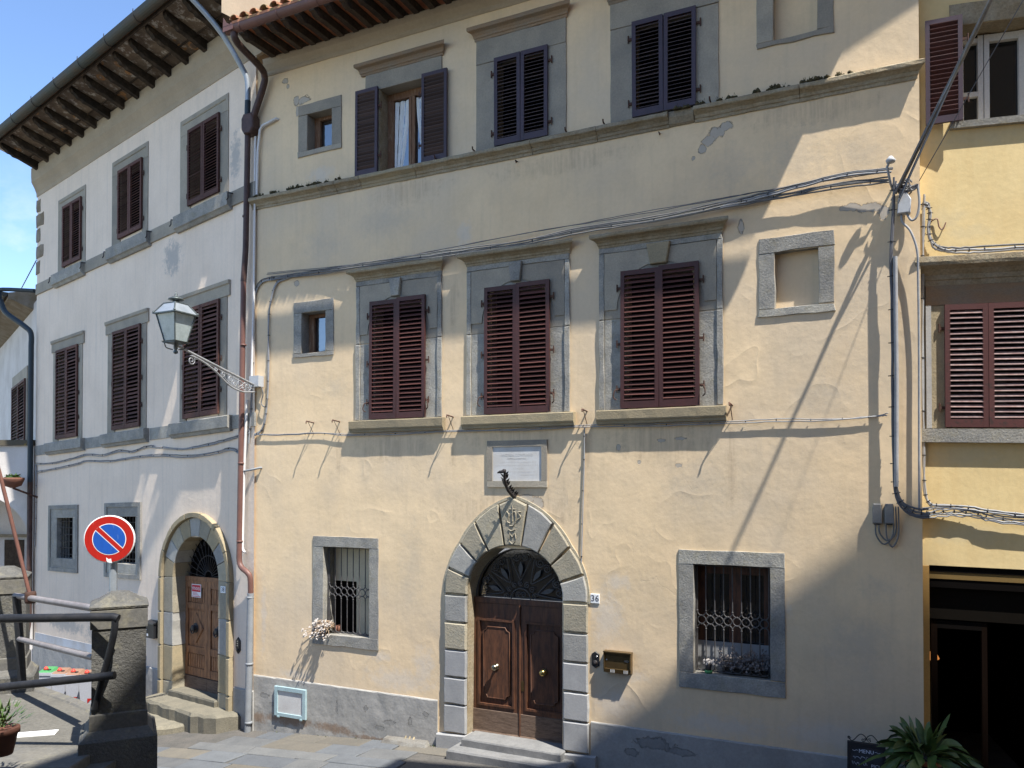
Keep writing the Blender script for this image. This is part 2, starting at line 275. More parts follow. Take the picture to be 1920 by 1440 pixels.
pav = [mat('blue_grey_flagstone', (0.120, 0.127, 0.134), (0.102, 0.108, 0.115), 3, fine=0.15, fscale=30, rough=0.75, bump=0.004, bscale=20),
       mat('grey_flagstone', (0.127, 0.128, 0.126), (0.106, 0.108, 0.108), 3, fine=0.15, fscale=30, rough=0.8, bump=0.004, bscale=20),
       mat('tan_flagstone', (0.142, 0.127, 0.102), (0.12, 0.110, 0.092), 3, fine=0.15, fscale=30, rough=0.85, bump=0.004, bscale=20)]
street_m = mat('street_bedding', (0.11, 0.10, 0.088), (0.085, 0.08, 0.072), 3, fine=0.25, fscale=30, rough=0.95, bump=0.008, bscale=20)
rubble = mat('pale_rubble_mortar', (0.19, 0.18, 0.16), (0.15, 0.135, 0.115), 5, fine=0.25, rough=0.95, bump=0.01)
leafm = mat('glossy_leaf', (0.040, 0.078, 0.016), (0.070, 0.115, 0.026), 9, (0.4, 0.6), fine=0.2, rough=0.45, spec=0.4)
leafy = mat('yellowish_leaf', (0.13, 0.15, 0.035), (0.08, 0.11, 0.03), 9, fine=0.2, rough=0.5)
drym = mat('dry_stems', (0.42, 0.31, 0.21), (0.30, 0.22, 0.16), 20, rough=0.9)
dryl = mat('dry_flower_heads', (0.46, 0.42, 0.38), (0.25, 0.22, 0.20), 30, rough=0.95)
dryd = mat('dark_dry_heads', (0.19, 0.165, 0.15), (0.09, 0.075, 0.068), 30, rough=0.95)
boardg = mat('grey_board', (0.30, 0.30, 0.30), (0.24, 0.24, 0.24), 5, rough=0.8)
potd = mat('dark_pot', (0.030, 0.026, 0.024), None, rough=0.7)
potb = mat('brown_clay_pot', (0.16, 0.07, 0.045), None, rough=0.8)
moss = mat('dark_moss', (0.045, 0.040, 0.020), (0.09, 0.07, 0.03), 25, rough=1.0, bump=0.01)
binw = mat('bin_body_grey', (0.38, 0.38, 0.40), None, rough=0.5)
bing = mat('green_lid', (0.07, 0.25, 0.09), None, rough=0.5)
binb = mat('brown_lid', (0.26, 0.15, 0.10), None, rough=0.5)
binr = mat('red_knob', (0.60, 0.06, 0.04), None, rough=0.5)
lstep = mat('tan_step_stone', (0.185, 0.165, 0.122), (0.145, 0.132, 0.10), 4, fine=0.25, fscale=40, rough=0.92, bump=0.008, bscale=30)
ocable = mat('grey_brown_cable', (0.25, 0.225, 0.19), (0.18, 0.165, 0.145), 9, rough=0.8)
lglass = mat('frosted_lantern_glass', (0.42, 0.47, 0.46), (0.32, 0.37, 0.36), 6, rough=0.25, spec=0.6)
lmetal = mat('lantern_metal', (0.075, 0.088, 0.085), (0.13, 0.15, 0.15), 9, rough=0.4, metal=0.4)
quoin = mat('brown_quoin_stone', (0.20, 0.155, 0.10), (0.26, 0.22, 0.17), 4, rough=0.95, bump=0.01)
unseen_m = mat('unseen_building_stone', (0.50, 0.36, 0.24), (0.42, 0.31, 0.20), 2, rough=0.95)  # warm tone of the unseen building, chosen for the light it bounces
awn = mat('ochre_header', (0.16, 0.10, 0.03), None, rough=0.7)
lampglow = D.materials.new('warm_bulb'); lampglow.use_nodes = True
lampglow.node_tree.nodes['Principled BSDF'].inputs['Emission Color'].default_value = (1, 0.35, 0.08, 1)
lampglow.node_tree.nodes['Principled BSDF'].inputs['Emission Strength'].default_value = 0.25

glass.node_tree.nodes['Principled BSDF'].inputs['IOR'].default_value = 2.3

def vary(ms, a):
    """each object of these materials is a little lighter or darker than its neighbour, as hand cut stone and weathered paint are"""
    for m in ms:
        nt = m.node_tree; p = nt.nodes['Principled BSDF']; oi = nt.nodes.new('ShaderNodeObjectInfo'); r = nt.nodes.new('ShaderNodeValToRGB'); x = nt.nodes.new('ShaderNodeMixRGB')
        x.blend_type = 'MULTIPLY'; x.inputs[0].default_value = 1.0
        r.color_ramp.elements[0].color = (1 - a, 1 - a, 1 - a * .9, 1); r.color_ramp.elements[1].color = (1 + a, 1 + a * .96, 1 + a * .88, 1)
        nt.links.new(oi.outputs['Random'], r.inputs[0]); nt.links.new(r.outputs[0], x.inputs[2])
        if p.inputs['Base Color'].is_linked: nt.links.new(p.inputs['Base Color'].links[0].from_socket, x.inputs[1])
        else: x.inputs[1].default_value = p.inputs['Base Color'].default_value
        nt.links.new(x.outputs[0], p.inputs['Base Color'])
vary([stone, stone_b, stone_t, stone_d, stone_w, arch_g, arch_t, step_m, lstep, stone_br], 0.16)
vary(pav, 0.14); vary([wood_l, wood_r, soffit_m, terra, terra_l], 0.28)
vary([shut_old, shut_L, shut_Rs, shut_puslat], 0.30); vary([shut_br, shut_pu, shut_R, leafm, leafy, binb], 0.14)

# ------------------------------------------------------------------ mesh helpers
BASE = {}
def rnd(a): return random.uniform(-a, a)
class MB:
    """collects faces in facade coordinates (u, o, z)"""
    def __init__(s): s.v = []; s.f = []; s.m = []; s.sm = []
    def add(s, vs, fs, smooth=False, mi=0):
        n = len(s.v); s.v += [tuple(v) for v in vs]; s.f += [tuple(i + n for i in f) for f in fs]
        s.sm += [smooth] * len(fs); s.m += [mi] * len(fs); return s
    def box(s, u0, u1, o0, o1, z0, z1, mi=0):
        v = [(u, o, z) for z in (z0, z1) for o in (o0, o1) for u in (u0, u1)]
        return s.add(v, [(0, 1, 3, 2), (4, 6, 7, 5), (0, 4, 5, 1), (2, 3, 7, 6), (0, 2, 6, 4), (1, 5, 7, 3)], mi=mi)
    def poly(s, pts, o0, o1, c=0.0, mi=0):
        """a polygon in (u,z) given as an extruded block, its front edges chamfered by c"""
        n = len(pts); cu = sum(p[0] for p in pts) / n; cz = sum(p[1] for p in pts) / n
        v = [(p[0], o0, p[1]) for p in pts]
        if c:
            v += [(p[0], o1 - c, p[1]) for p in pts]
            ins = []
            for p in pts:
                dx, dz = cu - p[0], cz - p[1]; l = math.hypot(dx, dz) or 1
                ins.append((p[0] + (c if dx > 0 else -c) * min(1, abs(dx) / l * 1.4), o1, p[1] + (c if dz > 0 else -c) * min(1, abs(dz) / l * 1.4)))
            v += ins; rings = 3
        else: v += [(p[0], o1, p[1]) for p in pts]; rings = 2
        f = [tuple(range(n)), tuple((rings - 1) * n + i for i in reversed(range(n)))]
        for r in range(rings - 1):
            f += [(r * n + (i + 1) % n, r * n + i, (r + 1) * n + i, (r + 1) * n + (i + 1) % n) for i in range(n)]
        return s.add(v, f, mi=mi)
    def prof(s, pr, u0, u1, du0=0, du1=0, seg=1, jit=0.0):
        """a profile of (o,z) points swept along u; its ends splay by du per unit of o"""
        n = len(pr); v = []
        for k in range(seg + 1):
            t = k / seg
            for (o, z) in pr:
                a = u0 - du0 * o; b = u1 + du1 * o
                j = (rnd(jit), rnd(jit)) if jit and o > 0.005 else (0, 0)
                v.append((a + (b - a) * t, o + j[0], z + j[1]))
        f = [tuple(range(n)), tuple(seg * n + i for i in reversed(range(n)))]
        for k in range(seg): f += [(k * n + (i + 1) % n, k * n + i, (k + 1) * n + i, (k + 1) * n + (i + 1) % n) for i in range(n)]
        return s.add(v, f)
    def tube(s, pts, r, n=6, cap=True, mi=0):
        P = [Vector(p) for p in pts]; m = len(P); v = []
        rs = r if isinstance(r, (list, tuple)) else [r] * m
        T0 = (P[1] - P[0]).normalized(); a = Vector((0, 0, 1)) if abs(T0.z) < 0.9 else Vector((1, 0, 0))
        X = T0.cross(a).normalized()
        for i in range(m):
            T = ((P[min(i + 1, m - 1)] - P[max(i - 1, 0)])).normalized()
            X = (X - T * X.dot(T)); X = X.normalized() if X.length > 1e-6 else T.cross(Vector((1, 0, 0))).normalized(); Y = T.cross(X)
            for k in range(n):
                t = 2 * math.pi * k / n; v.append(P[i] + (X * math.cos(t) + Y * math.sin(t)) * rs[i])
        f = [(i * n + k, i * n + (k + 1) % n, (i + 1) * n + (k + 1) % n, (i + 1) * n + k) for i in range(m - 1) for k in range(n)]
        s.add(v, f, True, mi)
        if cap: s.add([v[k] for k in range(n)], [tuple(reversed(range(n)))], mi=mi); s.add([v[(m - 1) * n + k] for k in range(n)], [tuple(range(n))], mi=mi)
        return s
    def lathe(s, c, pr, n=16, axis='z', mi=0, smooth=True):
        """profile of (radius, height) turned about an axis through c"""
        v = []
        for (r, h) in pr:
            for k in range(n):
                t = 2 * math.pi * k / n; x, y = r * math.cos(t), r * math.sin(t)
                v.append((c[0] + x, c[1] + y, c[2] + h) if axis == 'z' else (c[0] + x, c[1] + h, c[2] + y))
        f = [(i * n + k, i * n + (k + 1) % n, (i + 1) * n + (k + 1) % n, (i + 1) * n + k) for i in range(len(pr) - 1) for k in range(n)]
        f += [tuple(reversed(range(n))), tuple((len(pr) - 1) * n + k for k in range(n))]
        return s.add(v, f, smooth, mi)
    def make(s, name, mats, fac, parent=None, base=None, kind=None, recalc=True):
        if base is None:
            b = [(min(v[i] for v in s.v) + max(v[i] for v in s.v)) / 2 for i in range(3)]; base = (b[0], b[1], min(v[2] for v in s.v))
        k = fac.k
        me = D.meshes.new(name)
        me.from_pydata([(u - base[0], -(o - base[1]), z - base[2] + k * (u - base[0])) for u, o, z in s.v], [], s.f)
        for i, mm in enumerate(mats if isinstance(mats, (list, tuple)) else [mats]): me.materials.append(mm)
        for p, sm, mi in zip(me.polygons, s.sm, s.m): p.use_smooth = sm; p.material_index = mi
        if recalc:
            bm = bmesh.new(); bm.from_mesh(me); bmesh.ops.recalc_face_normals(bm, faces=bm.faces); bm.to_mesh(me); bm.free()
        me.update()
        o = D.objects.new(name, me); C.objects.link(o)
        place(o, fac, base, parent)
        if kind: o['kind'] = kind
        return o
def place(o, fac, base, parent=None):
    BASE[o.name] = (fac, base)
    if parent is None:
        o.location = fac.P(*base); o.rotation_euler = (0, 0, -fac.a)
    else:
        pf, pb = BASE[parent.name]; o.parent = parent
        if pf is fac: o.location = (base[0] - pb[0], -(base[1] - pb[1]), base[2] - pb[2] + fac.k * (base[0] - pb[0]))
        else:
            mp_ = Matrix.Translation(pf.P(*pb)) @ Matrix.Rotation(-pf.a, 4, 'Z')
            o.matrix_basis = mp_.inverted() @ (Matrix.Translation(fac.P(*base)) @ Matrix.Rotation(-fac.a, 4, 'Z'))
    return o
def dup(o, fac, base, parent, mesh=None):
    c = o.copy(); C.objects.link(c); place(c, fac, base, parent); return c
def root(name, label, cat, fac, base, group=None):
    o = D.objects.new(name, None); C.objects.link(o); o.empty_display_size = 0.2
    place(o, fac, base); o['label'] = label; o['category'] = cat
    if group: o['group'] = group
    return o
def tag(o, label, cat, group=None):
    o['label'] = label; o['category'] = cat
    if group: o['group'] = group
    return o
def text(name, s, size, fac, base, parent, m, ext=0.001, align='CENTER'):
    cu = D.curves.new(name, 'FONT'); cu.body = s; cu.size = size; cu.extrude = ext; cu.align_x = align; cu.align_y = 'CENTER'; cu.resolution_u = 2
    cu.materials.append(m)
    tmp = D.objects.new('tmp', cu); C.objects.link(tmp); me = D.meshes.new_from_object(tmp); D.objects.remove(tmp)
    o = D.objects.new(name, me); C.objects.link(o); place(o, fac, base, parent)
    o.rotation_euler = (math.radians(90), 0, o.rotation_euler.z); return o
def bez(pts, n=8):
    """smooth line through points"""
    P = [Vector(p) for p in pts]; out = []
    for i in range(len(P) - 1):
        a, b, c, d = P[max(i - 1, 0)], P[i], P[i + 1], P[min(i + 2, len(P) - 1)]
        for k in range(n):
            t = k / n; out.append(0.5 * ((2 * b) + (c - a) * t + (2 * a - 5 * b + 4 * c - d) * t * t + (3 * b - a - 3 * c + d) * t ** 3))
    out.append(P[-1]); return [tuple(p) for p in out]
def spiral(cu, cz, o, r0, turns, a0, sgn=1, n=14):
    return [(cu + r0 * (1 - 0.8 * k / n) * math.cos(a0 + sgn * 2 * math.pi * turns * k / n), o, cz + r0 * (1 - 0.8 * k / n) * math.sin(a0 + sgn * 2 * math.pi * turns * k / n)) for k in range(n + 1)]
def jag(u0, u1, z0, z1, a=0.006, step=0.22):
    pts = []
    for (p, q) in (((u0, z0), (u1, z0)), ((u1, z0), (u1, z1)), ((u1, z1), (u0, z1)), ((u0, z1), (u0, z0))):
        n = max(1, int(math.hypot(q[0] - p[0], q[1] - p[1]) / step))
        for i in range(n):
            t = i / n; pts.append((p[0] + (q[0] - p[0]) * t + rnd(a), p[1] + (q[1] - p[1]) * t + rnd(a)))
    return pts
def stoneblock(name, u0, u1, z0, z1, o0, o1, m, fac, par, a=0.005, c=0.008):
    return MB().poly(jag(u0, u1, z0, z1, a), o0, o1, c).make(name, m, fac, par)

def wall(name, fac, par, m, us, zs, holes, o=0.0, step=0.5, depth=0.0):
    """a wall sheet with openings; the grid is cut at every opening edge"""
    def lines(a, b, cuts):
        L_ = sorted(set([a, b] + [c for c in cuts if a < c < b])); out = [L_[0]]
        for x in L_[1:]:
            n = max(1, int((x - out[-1]) / step)); s0 = out[-1]
            out += [s0 + (x - s0) * (i + 1) / n for i in range(n)]
        return out
    U = lines(us[0], us[1], [h for q in holes for h in q[:2]]); Z = lines(zs[0], zs[1], [h for q in holes for h in q[2:]])
    b = MB(); idx = {}
    v = []; f = []
    for j, z in enumerate(Z):
        for i, u in enumerate(U): idx[i, j] = len(v); v.append((u, o, z))
    for j in range(len(Z) - 1):
        for i in range(len(U) - 1):
            cu, cz = (U[i] + U[i + 1]) / 2, (Z[j] + Z[j + 1]) / 2
            if any(h[0] < cu < h[1] and h[2] < cz < h[3] for h in holes): continue
            f.append((idx[i, j], idx[i + 1, j], idx[i + 1, j + 1], idx[i, j + 1]))
    b.add(v, f, True)
    return b.make(name, m, fac, par, base=(0, 0, 0), recalc=False)

SLATS = {}
def shutter(fac, par, u0, u1, z0, z1, o, ns, mf, ms, back=False, hinge=None, gappy=0.0):
    """one louvred leaf: frame of stiles and rails, each slat a part of it"""
    t = 0.042; st = 0.058; rt, rb = 0.07, 0.10
    if back: st, rt, rb = 0.05, 0.06, 0.085
    b = MB()
    b.box(u0, u0 + st, o, o + t, z0, z1).box(u1 - st, u1, o, o + t, z0, z1)
    b.box(u0 + st, u1 - st, o + 0.001, o + t - 0.001, z1 - rt, z1).box(u0 + st, u1 - st, o + 0.001, o + t - 0.001, z0, z0 + rb)
    leaf = b.make('shutter', mf, fac, par)
    n = ns; a, e = z0 + rb, z1 - rt; pitch = (e - a) / n; w = round(u1 - u0 - 2 * st + 0.004, 3)
    key = (w, fac.k, round(pitch, 3), ms.name, back)
    oc = o + t / 2
    for i in range(n):
        z = a + pitch * (i + 0.5); u = (u0 + u1) / 2
        if key not in SLATS:
            h = pitch * (0.44 if back else 0.27); q = 0.022; s_ = -1 if back else 1; th = 0.008
            v = []
            for uu in (u - w / 2, u + w / 2):
                v += [(uu, oc - q * s_, z + h), (uu, oc + q * s_, z - h), (uu, oc + q * s_, z - h + th), (uu, oc - q * s_, z + h + th)]
            bb = MB().add(v, [(0, 1, 2, 3), (4, 7, 6, 5), (0, 4, 5, 1), (1, 5, 6, 2), (2, 6, 7, 3), (3, 7, 4, 0)])
            SLATS[key] = bb.make('slat', ms, fac, leaf, base=(u, oc, z)).data
            continue
        sl_ = D.objects.new('slat', SLATS[key]); C.objects.link(sl_); place(sl_, fac, (u, oc, z), leaf)
        sl_.rotation_euler.x += random.gauss(0, .06); sl_.rotation_euler.y += rnd(.009)
        if gappy: sl_.rotation_euler.x += rnd(gappy); sl_.rotation_euler.y += rnd(0.012)
    if hinge:
        for zz in hinge[1]:
            hu = u0 if hinge[0] < 0 else u1
            hb = MB(); hb.box(min(hu, hu + hinge[0] * 0.07), max(hu, hu + hinge[0] * 0.07), o + 0.004, o + 0.018, zz - 0.018, zz + 0.018)
            hb.tube([(hu + hinge[0] * 0.06, o + 0.012, zz - 0.05), (hu + hinge[0] * 0.06, o + 0.012, zz + 0.06)], 0.010, 6)
            hb.make('hinge', rust, fac, leaf)
    if hinge: leaf.rotation_euler.y = rnd(.005)
    return leaf

# ------------------------------------------------------------------ ground
def g(u):
    """street height along the cream house's wall line"""
    pts = [(-60, -3.0), (-25, -2.0), (-10, -0.97), (0, 0.08), (3.8, 0.355), (6, 0.42), (11, 0.46), (30, 0.5), (80, 0.5)]
    for (a, za), (b, zb) in zip(pts, pts[1:]):
        if a <= u <= b: return za + (zb - za) * (u - a) / (b - a)
    return -3.0 if u < 0 else 0.5
US = sorted(set([-60, -45, -35, -30, -25, -20, -17, -14, -12, -11, -10, -9, -8, -7, -6, -5, -4, -3, -2, -1, 0, 1, 2, 3, 3.8, 5, 6, 7, 9, 11, 15, 20, 30, 45, 60, 80]))
OS = [-80, -40, -20, -10, -5, -2, -1, 0, 1, 2, 4, 8, 15, 30, 60, 100]
b = MB(); v = [(u, o, g(u) - 0.012) for o in OS for u in US]; nU = len(US)
b.add(v, [(j * nU + i, j * nU + i + 1, (j + 1) * nU + i + 1, (j + 1) * nU + i) for j in range(len(OS) - 1) for i in range(nU - 1)], True)
street = b.make('street', street_m, M, None, base=(0, 0, 0), kind='structure')
# flagstones in courses roughly along the wall
o = 0.04; row = 0
while o < 3.0:
    h = random.uniform(0.34, 0.48); u = -4.2 + rnd(0.5)
    while u < 7.2:
        w = random.uniform(0.55, 1.35)
        lim = 0.235 * max(0.0, -u) if u < 0 else 0.0
        if not (u < -0.3 and o + h > 0 and False) and not (4.1 < u + w / 2 < 6.7 and o < 0.55) and not (u < -0.4 and o < 0.9):
            q = 0.005; sk = rnd(0.05); tz = rnd(0.006); tilt = rnd(0.004)
            pts = [(u + q + rnd(.012), o + q + rnd(.012)), (u + w - q + rnd(.012), o + q + rnd(.012)), (u + w - q + sk + rnd(.012), o + h - q + rnd(.012)), (u + q + sk + rnd(.012), o + h - q + rnd(.012))]
            cu, co = u + w / 2, o + h / 2; vs = []
            for (sc_, dz) in ((1.0, -0.05), (1.0, 0.004), (0.975, 0.012)):
                for (pu, po) in pts:
                    x = cu + (pu - cu) * sc_; y = co + (po - co) * (sc_ if sc_ == 1 else 0.955); vs.append((x, y, g(x) + dz + tz + (x - cu) * tilt))
            fs = [(8, 9, 10, 11)] + [(r * 4 + i, r * 4 + (i + 1) % 4, (r + 1) * 4 + (i + 1) % 4, (r + 1) * 4 + i) for r in range(2) for i in range(4)]
            near = 2 if (o < 0.9 and random.random() < 0.45) else (0 if random.random() < 0.6 else 1)
            if random.random() < 0.05: near = 2
            MB().add(vs, fs).make('flagstone', pav[near], M, street)
        u += w
    o += h; row += 1

# ------------------------------------------------------------------ unseen building across the street, its outline shaped to cast the right-side shadow
b = MB()
b.poly([(11.9, -0.5), (30.0, -0.5), (30.0, 17.6), (21.0, 24.9), (16.65, 21.2), (15.0, 18.85), (13.6, 17.95), (11.9, 17.0)], 4.5, 7.4)
b.box(11.9, 30.0, 7.4, 34.0, -0.5, 15.0)
b.box(3.0, 11.85, 17.0, 25.0, -0.5, 11.0)  # unseen block added behind the camera to cut the sky fill
ch = b.make('unseen_shade_building', unseen_m, M, None, base=(20, 9, 0), kind='structure')

# ------------------------------------------------------------------ cream house
house = root('cream_house', 'cream stuccoed house with three storeys, brown shutters and rusticated arched door', 'house', M, (0, 0, 0))
holes = [(1.29, 1.84, 10.63, 11.29), (1.17, 1.71, 6.98, 7.71), (2.86, 3.72, 9.9, 11.40), (5.12, 5.95, 9.98, 11.36), (7.37, 8.20, 9.98, 11.36),
         (9.285, 9.835, 10.65, 11.40), (9.29, 9.84, 7.01, 7.77), (2.78, 3.70, 5.75, 7.68), (5.0, 5.93, 5.75, 7.68), (7.24, 8.19, 5.75, 7.68),
         (1.68, 2.66, 1.99, 3.53), (8.18, 9.21, 1.98, 3.51), (4.5, 6.2, 0.0, 3.62)]
wl = wall('wall', M, house, cream, (0.0, 11.03), (-0.6, 12.45), holes)
MB().add([(11.03, 0, -.6), (11.03, -8, -.6), (11.03, -8, 12.5), (11.03, 0, 12.5)], [(0, 1, 2, 3)]).add([(0, 0, -.6), (0, -8, -.6), (0, -8, 13.2), (0, 0, 13.2)], [(0, 3, 2, 1)]).make('side_wall', cream, M, house, recalc=False)
# plinth in two lengths, each with a rounded pale top edge
for (a, e) in ((0.02, 4.02), (6.66, 11.0)):
    pr = [(0.0, -0.6), (0.032, -0.6), (0.030, 0.5), (0.028, 1.085), (0.018, 1.10), (0.0, 1.105)]
    pl = MB().prof(pr, a, e, seg=int((e - a) / 0.16), jit=0.004)
    pl.make('plinth', plinthm, M, house, base=(0, 0, 0))

def reveal_frame(fac, par, outer, inner, m, o1=0.02, depth=0.24, lint=None, a=0.005, split=None, c=0.008, sillz=True):
    """four stones round an opening: lintel, two jambs, sill"""
    U0, U1, Z0, Z1 = outer; u0, u1, z0, z1 = inner
    q = 0.0025
    stoneblock('lintel', U0, U1, z1, Z1, -depth, o1, m, fac, par, a, c)
    stoneblock('jamb', U0, u0, z0 + q, z1 - q, -depth, o1 - 0.003, m, fac, par, a, c)
    stoneblock('jamb', u1, U1, z0 + q, z1 - q, -depth, o1 - 0.003, m, fac, par, a, c)
    if sillz: stoneblock('sill', U0 - .005, U1 + .003, Z0, z0, -depth, o1 + 0.004, m, fac, par, a * 1.5, c)

# small glazed windows
for (out, inn, m_) in (((1.08, 2.05, 10.54, 11.48), (1.29, 1.84, 10.63, 11.29), stone_b), ((0.99, 1.89, 6.91, 7.91), (1.17, 1.71, 6.98, 7.71), stone)):
    w = MB().box(inn[0] - .02, inn[1] + .02, -.26, -.235, inn[2] - .02, inn[3] + .02).make('window', glass, M, house)
    reveal_frame(M, w, out, inn, m_, depth=.30)
    f_ = MB(); f_.box(inn[0], inn[0] + .13, -.235, -.19, inn[2], inn[3]).box(inn[1] - .03, inn[1], -.235, -.19, inn[2], inn[3]).box(inn[0] + .13, inn[1] - .03, -.235, -.192, inn[3] - .06, inn[3]).box(inn[0] + .13, inn[1] - .03, -.235, -.192, inn[2], inn[2] + .05)
    f_.make('frame', wood_f, M, w)
# blind windows filled with plaster
for (out, inn, m_) in (((9.07, 10.04, 10.58, 11.6), (9.285, 9.835, 10.66, 11.40), stone_b), ((9.08, 10.035, 6.91, 7.97), (9.29, 9.84, 7.01, 7.77), stone)):
    w = MB().box(inn[0] - .02, inn[1] + .02, -.16, -.13, inn[2] - .02, inn[3] + .02).make('blind_window', cream, M, house)
    reveal_frame(M, w, out, inn, m_, depth=.2, a=.009)

# upper row: one open window, two shuttered ones
def cornice(fac, par, u0, u1, z0, z1, out, m, name='cornice', back=-0.02):
    h = z1 - z0
    pr = [(back, z0), (0.03, z0), (0.035, z0 + .18 * h), (0.05, z0 + .22 * h), (0.055, z0 + .38 * h), (out * .55, z0 + .55 * h), (out * .8, z0 + .62 * h), (out * .95, z0 + .66 * h), (out, z0 + .78 * h), (out * .98, z1 - .01), (out * .9, z1), (back, z1 + .012)]
    return MB().prof(pr, u0, u1, 0.75, 0.75, seg=max(6, int((u1 - u0) / .15)), jit=.0025).make(name, m, fac, par)
w = MB().box(2.84, 3.76, -.30, -.285, 9.86, 11.42).make('window', glass, M, house)
stoneblock('lintel', 2.56, 4.09, 11.40, 11.695, -.3, .022, stone_b, M, w)
MB().box(2.70, 2.86, -.30, .018, 9.952, 11.398).make('jamb', stone_d, M, w)
MB().box(3.72, 3.88, -.30, .018, 9.952, 11.398).make('jamb', stone_d, M, w)
cornice(M, w, 2.50, 4.10, 11.69, 11.88, .14, stone_br)
for (a, e) in ((2.86, 2.98), (3.29, 3.345), (3.355, 3.41), (3.64, 3.72)):
    MB().box(a, e, -.285, -.23, 9.9, 11.28).make('stile', wood_f, M, w)
MB().box(2.86, 3.72, -.285, -.225, 11.28, 11.40).make('rail', wood_f, M, w)
def curt(u0, u1, pts, nm='curtain'):
    """a draped sheet with folds; pts gives the swept edge"""
    b = MB(); nu, nz = 16, 14; v = []
    for j in range(nz + 1):
        t = j / nz; z = 11.26 - t * (11.26 - pts[2]); e0 = u0 + (pts[0] - u0) * t ** 1.6; e1 = u1 + (pts[1] - u1) * t ** 1.6
        for i in range(nu + 1):
            s_ = i / nu; u = e0 + (e1 - e0) * s_; v.append((u, -.275 + 0.012 * math.sin(s_ * 16 + t * 2) , z))
    b.add(v, [(j * (nu + 1) + i, j * (nu + 1) + i + 1, (j + 1) * (nu + 1) + i + 1, (j + 1) * (nu + 1) + i) for j in range(nz) for i in range(nu)], True)
    return b.make(nm, curtain, M, w, recalc=False)
curt(2.985, 3.285, (2.985, 3.10, 9.92)); curt(3.415, 3.66, (3.60, 3.66, 10.05))
Z3 = (10.25, 11.1)
shutter(M, house, 2.39, 2.85, 9.955, 11.43, .045, 22, shut_pu, shut_puslat, back=True, hinge=(1, Z3))
shutter(M, house, 3.735, 4.215, 9.955, 11.43, .045, 22, shut_pu, shut_puslat, back=True, hinge=(-1, Z3))
for (U0, U1, su0, su1) in ((4.73, 6.28, 5.075, 5.985), (6.98, 8.56, 7.325, 8.245)):
    w = MB().box(su0, su1, -.25, -.24, 9.98, 11.4).make('window', dark, M, house)
    stoneblock('frieze', U0, U1, 11.375, 11.752, -.2, .024, stone_b, M, w)
    stoneblock('jamb', U0, su0 + .035, 9.952, 11.372, -.2, .02, stone_b, M, w); stoneblock('jamb', su1 - .035, U1, 9.952, 11.372, -.2, .02, stone_b, M, w)
    cornice(M, w, U0 + .0, U1 - .0, 11.752, 11.95, .15, stone_br)
    mid = (su0 + su1) / 2
    shutter(M, house, su0, mid - .003, 9.985, 11.39, .026, 22, shut_pu, shut_puslat, hinge=(-1, (10.2, 11.15)))
    shutter(M, house, mid + .003, su1, 9.985, 11.39, .026, 22, shut_pu, shut_puslat, hinge=(1, (10.2, 11.15)))
# string course below the upper windows: each stone a part
cuts = [0.0, 1.60, 1.97, 2.50, 3.60, 5.72, 6.78, 7.86, 8.22, 9.62, 11.0]
for i, (a, e) in enumerate(zip(cuts, cuts[1:])):
    z0, z1 = 9.745, 9.945; up = .13
    pr = [(-.02, z0), (.02, z0), (.024, z0 + .04), (.04, z0 + .05), (.05, z0 + .085), (.095, z0 + .118), (up - .012, z0 + .125), (up, z0 + .138), (up, z1 - .018), (up - .02, z1), (-.02, z1 + .02)]
    if i in (7,): pr = [(-.02, z0), (.02, z0 + .01), (.04, z0 + .03), (.06, z0 + .07), (.075, z0 + .11), (.08, z0 + .14), (.07, z1), (-.02, z1 + .015)]
    MB().prof(pr, a + .004, e - .004, 0, .75 if i == len(cuts) - 2 else 0, seg=max(3, int((e - a) / .12)), jit=.004).make('string_course_block', stone_d if i != 3 else stone_t, M, house)
for (u, n) in ((0.35, 3), (0.72, 5), (1.0, 9), (1.3, 6), (1.6, 9), (1.9, 5), (8.2, 6), (9.2, 9), (9.75, 12), (10.1, 6), (8.8, 6)):
    b = MB()
    mu_ = [u + random.gauss(0, .12) for _ in range(max(2, n // 2))]
    for k in range(n * 6):
        cu = random.choice(mu_) + random.gauss(0, .025); cz = 9.950 + abs(random.gauss(0, .012)); r = random.uniform(.006, .020) * random.choice((.6, 1, 1, 1.7))
        b.lathe((cu, .09 + rnd(.03), cz), [(r * random.uniform(.7, 1.6), -.012), (r * 1.1, r * .4), (r * .4, r * random.uniform(.6, 1.8))], 5, smooth=False)
        if random.random() < .25: b.tube([(cu, .09, cz), (cu + rnd(.02), .10 + rnd(.02), cz + random.uniform(.02, .06))], .0025, 3)
    b.make('moss_clump', moss, M, house, kind='stuff')
# iron hooks along the string course and sills
for (u, z) in ((4.72, 9.97), (6.30, 9.97), (6.90, 9.97), (8.45, 9.97), (4.02, 9.96)):
    MB().tube([(u, .0, z), (u, .12, z + .01), (u, .13, z + .05)], .012, 5).make('shutter_hook', rust, M, house)
for (u, z) in ((5.45, 9.69), (7.72, 9.69)):
    MB().tube([(u, .0, z), (u, .07, z), (u + .02, .09, z - .05)], .010, 5).make('shutter_hook', rust, M, house)

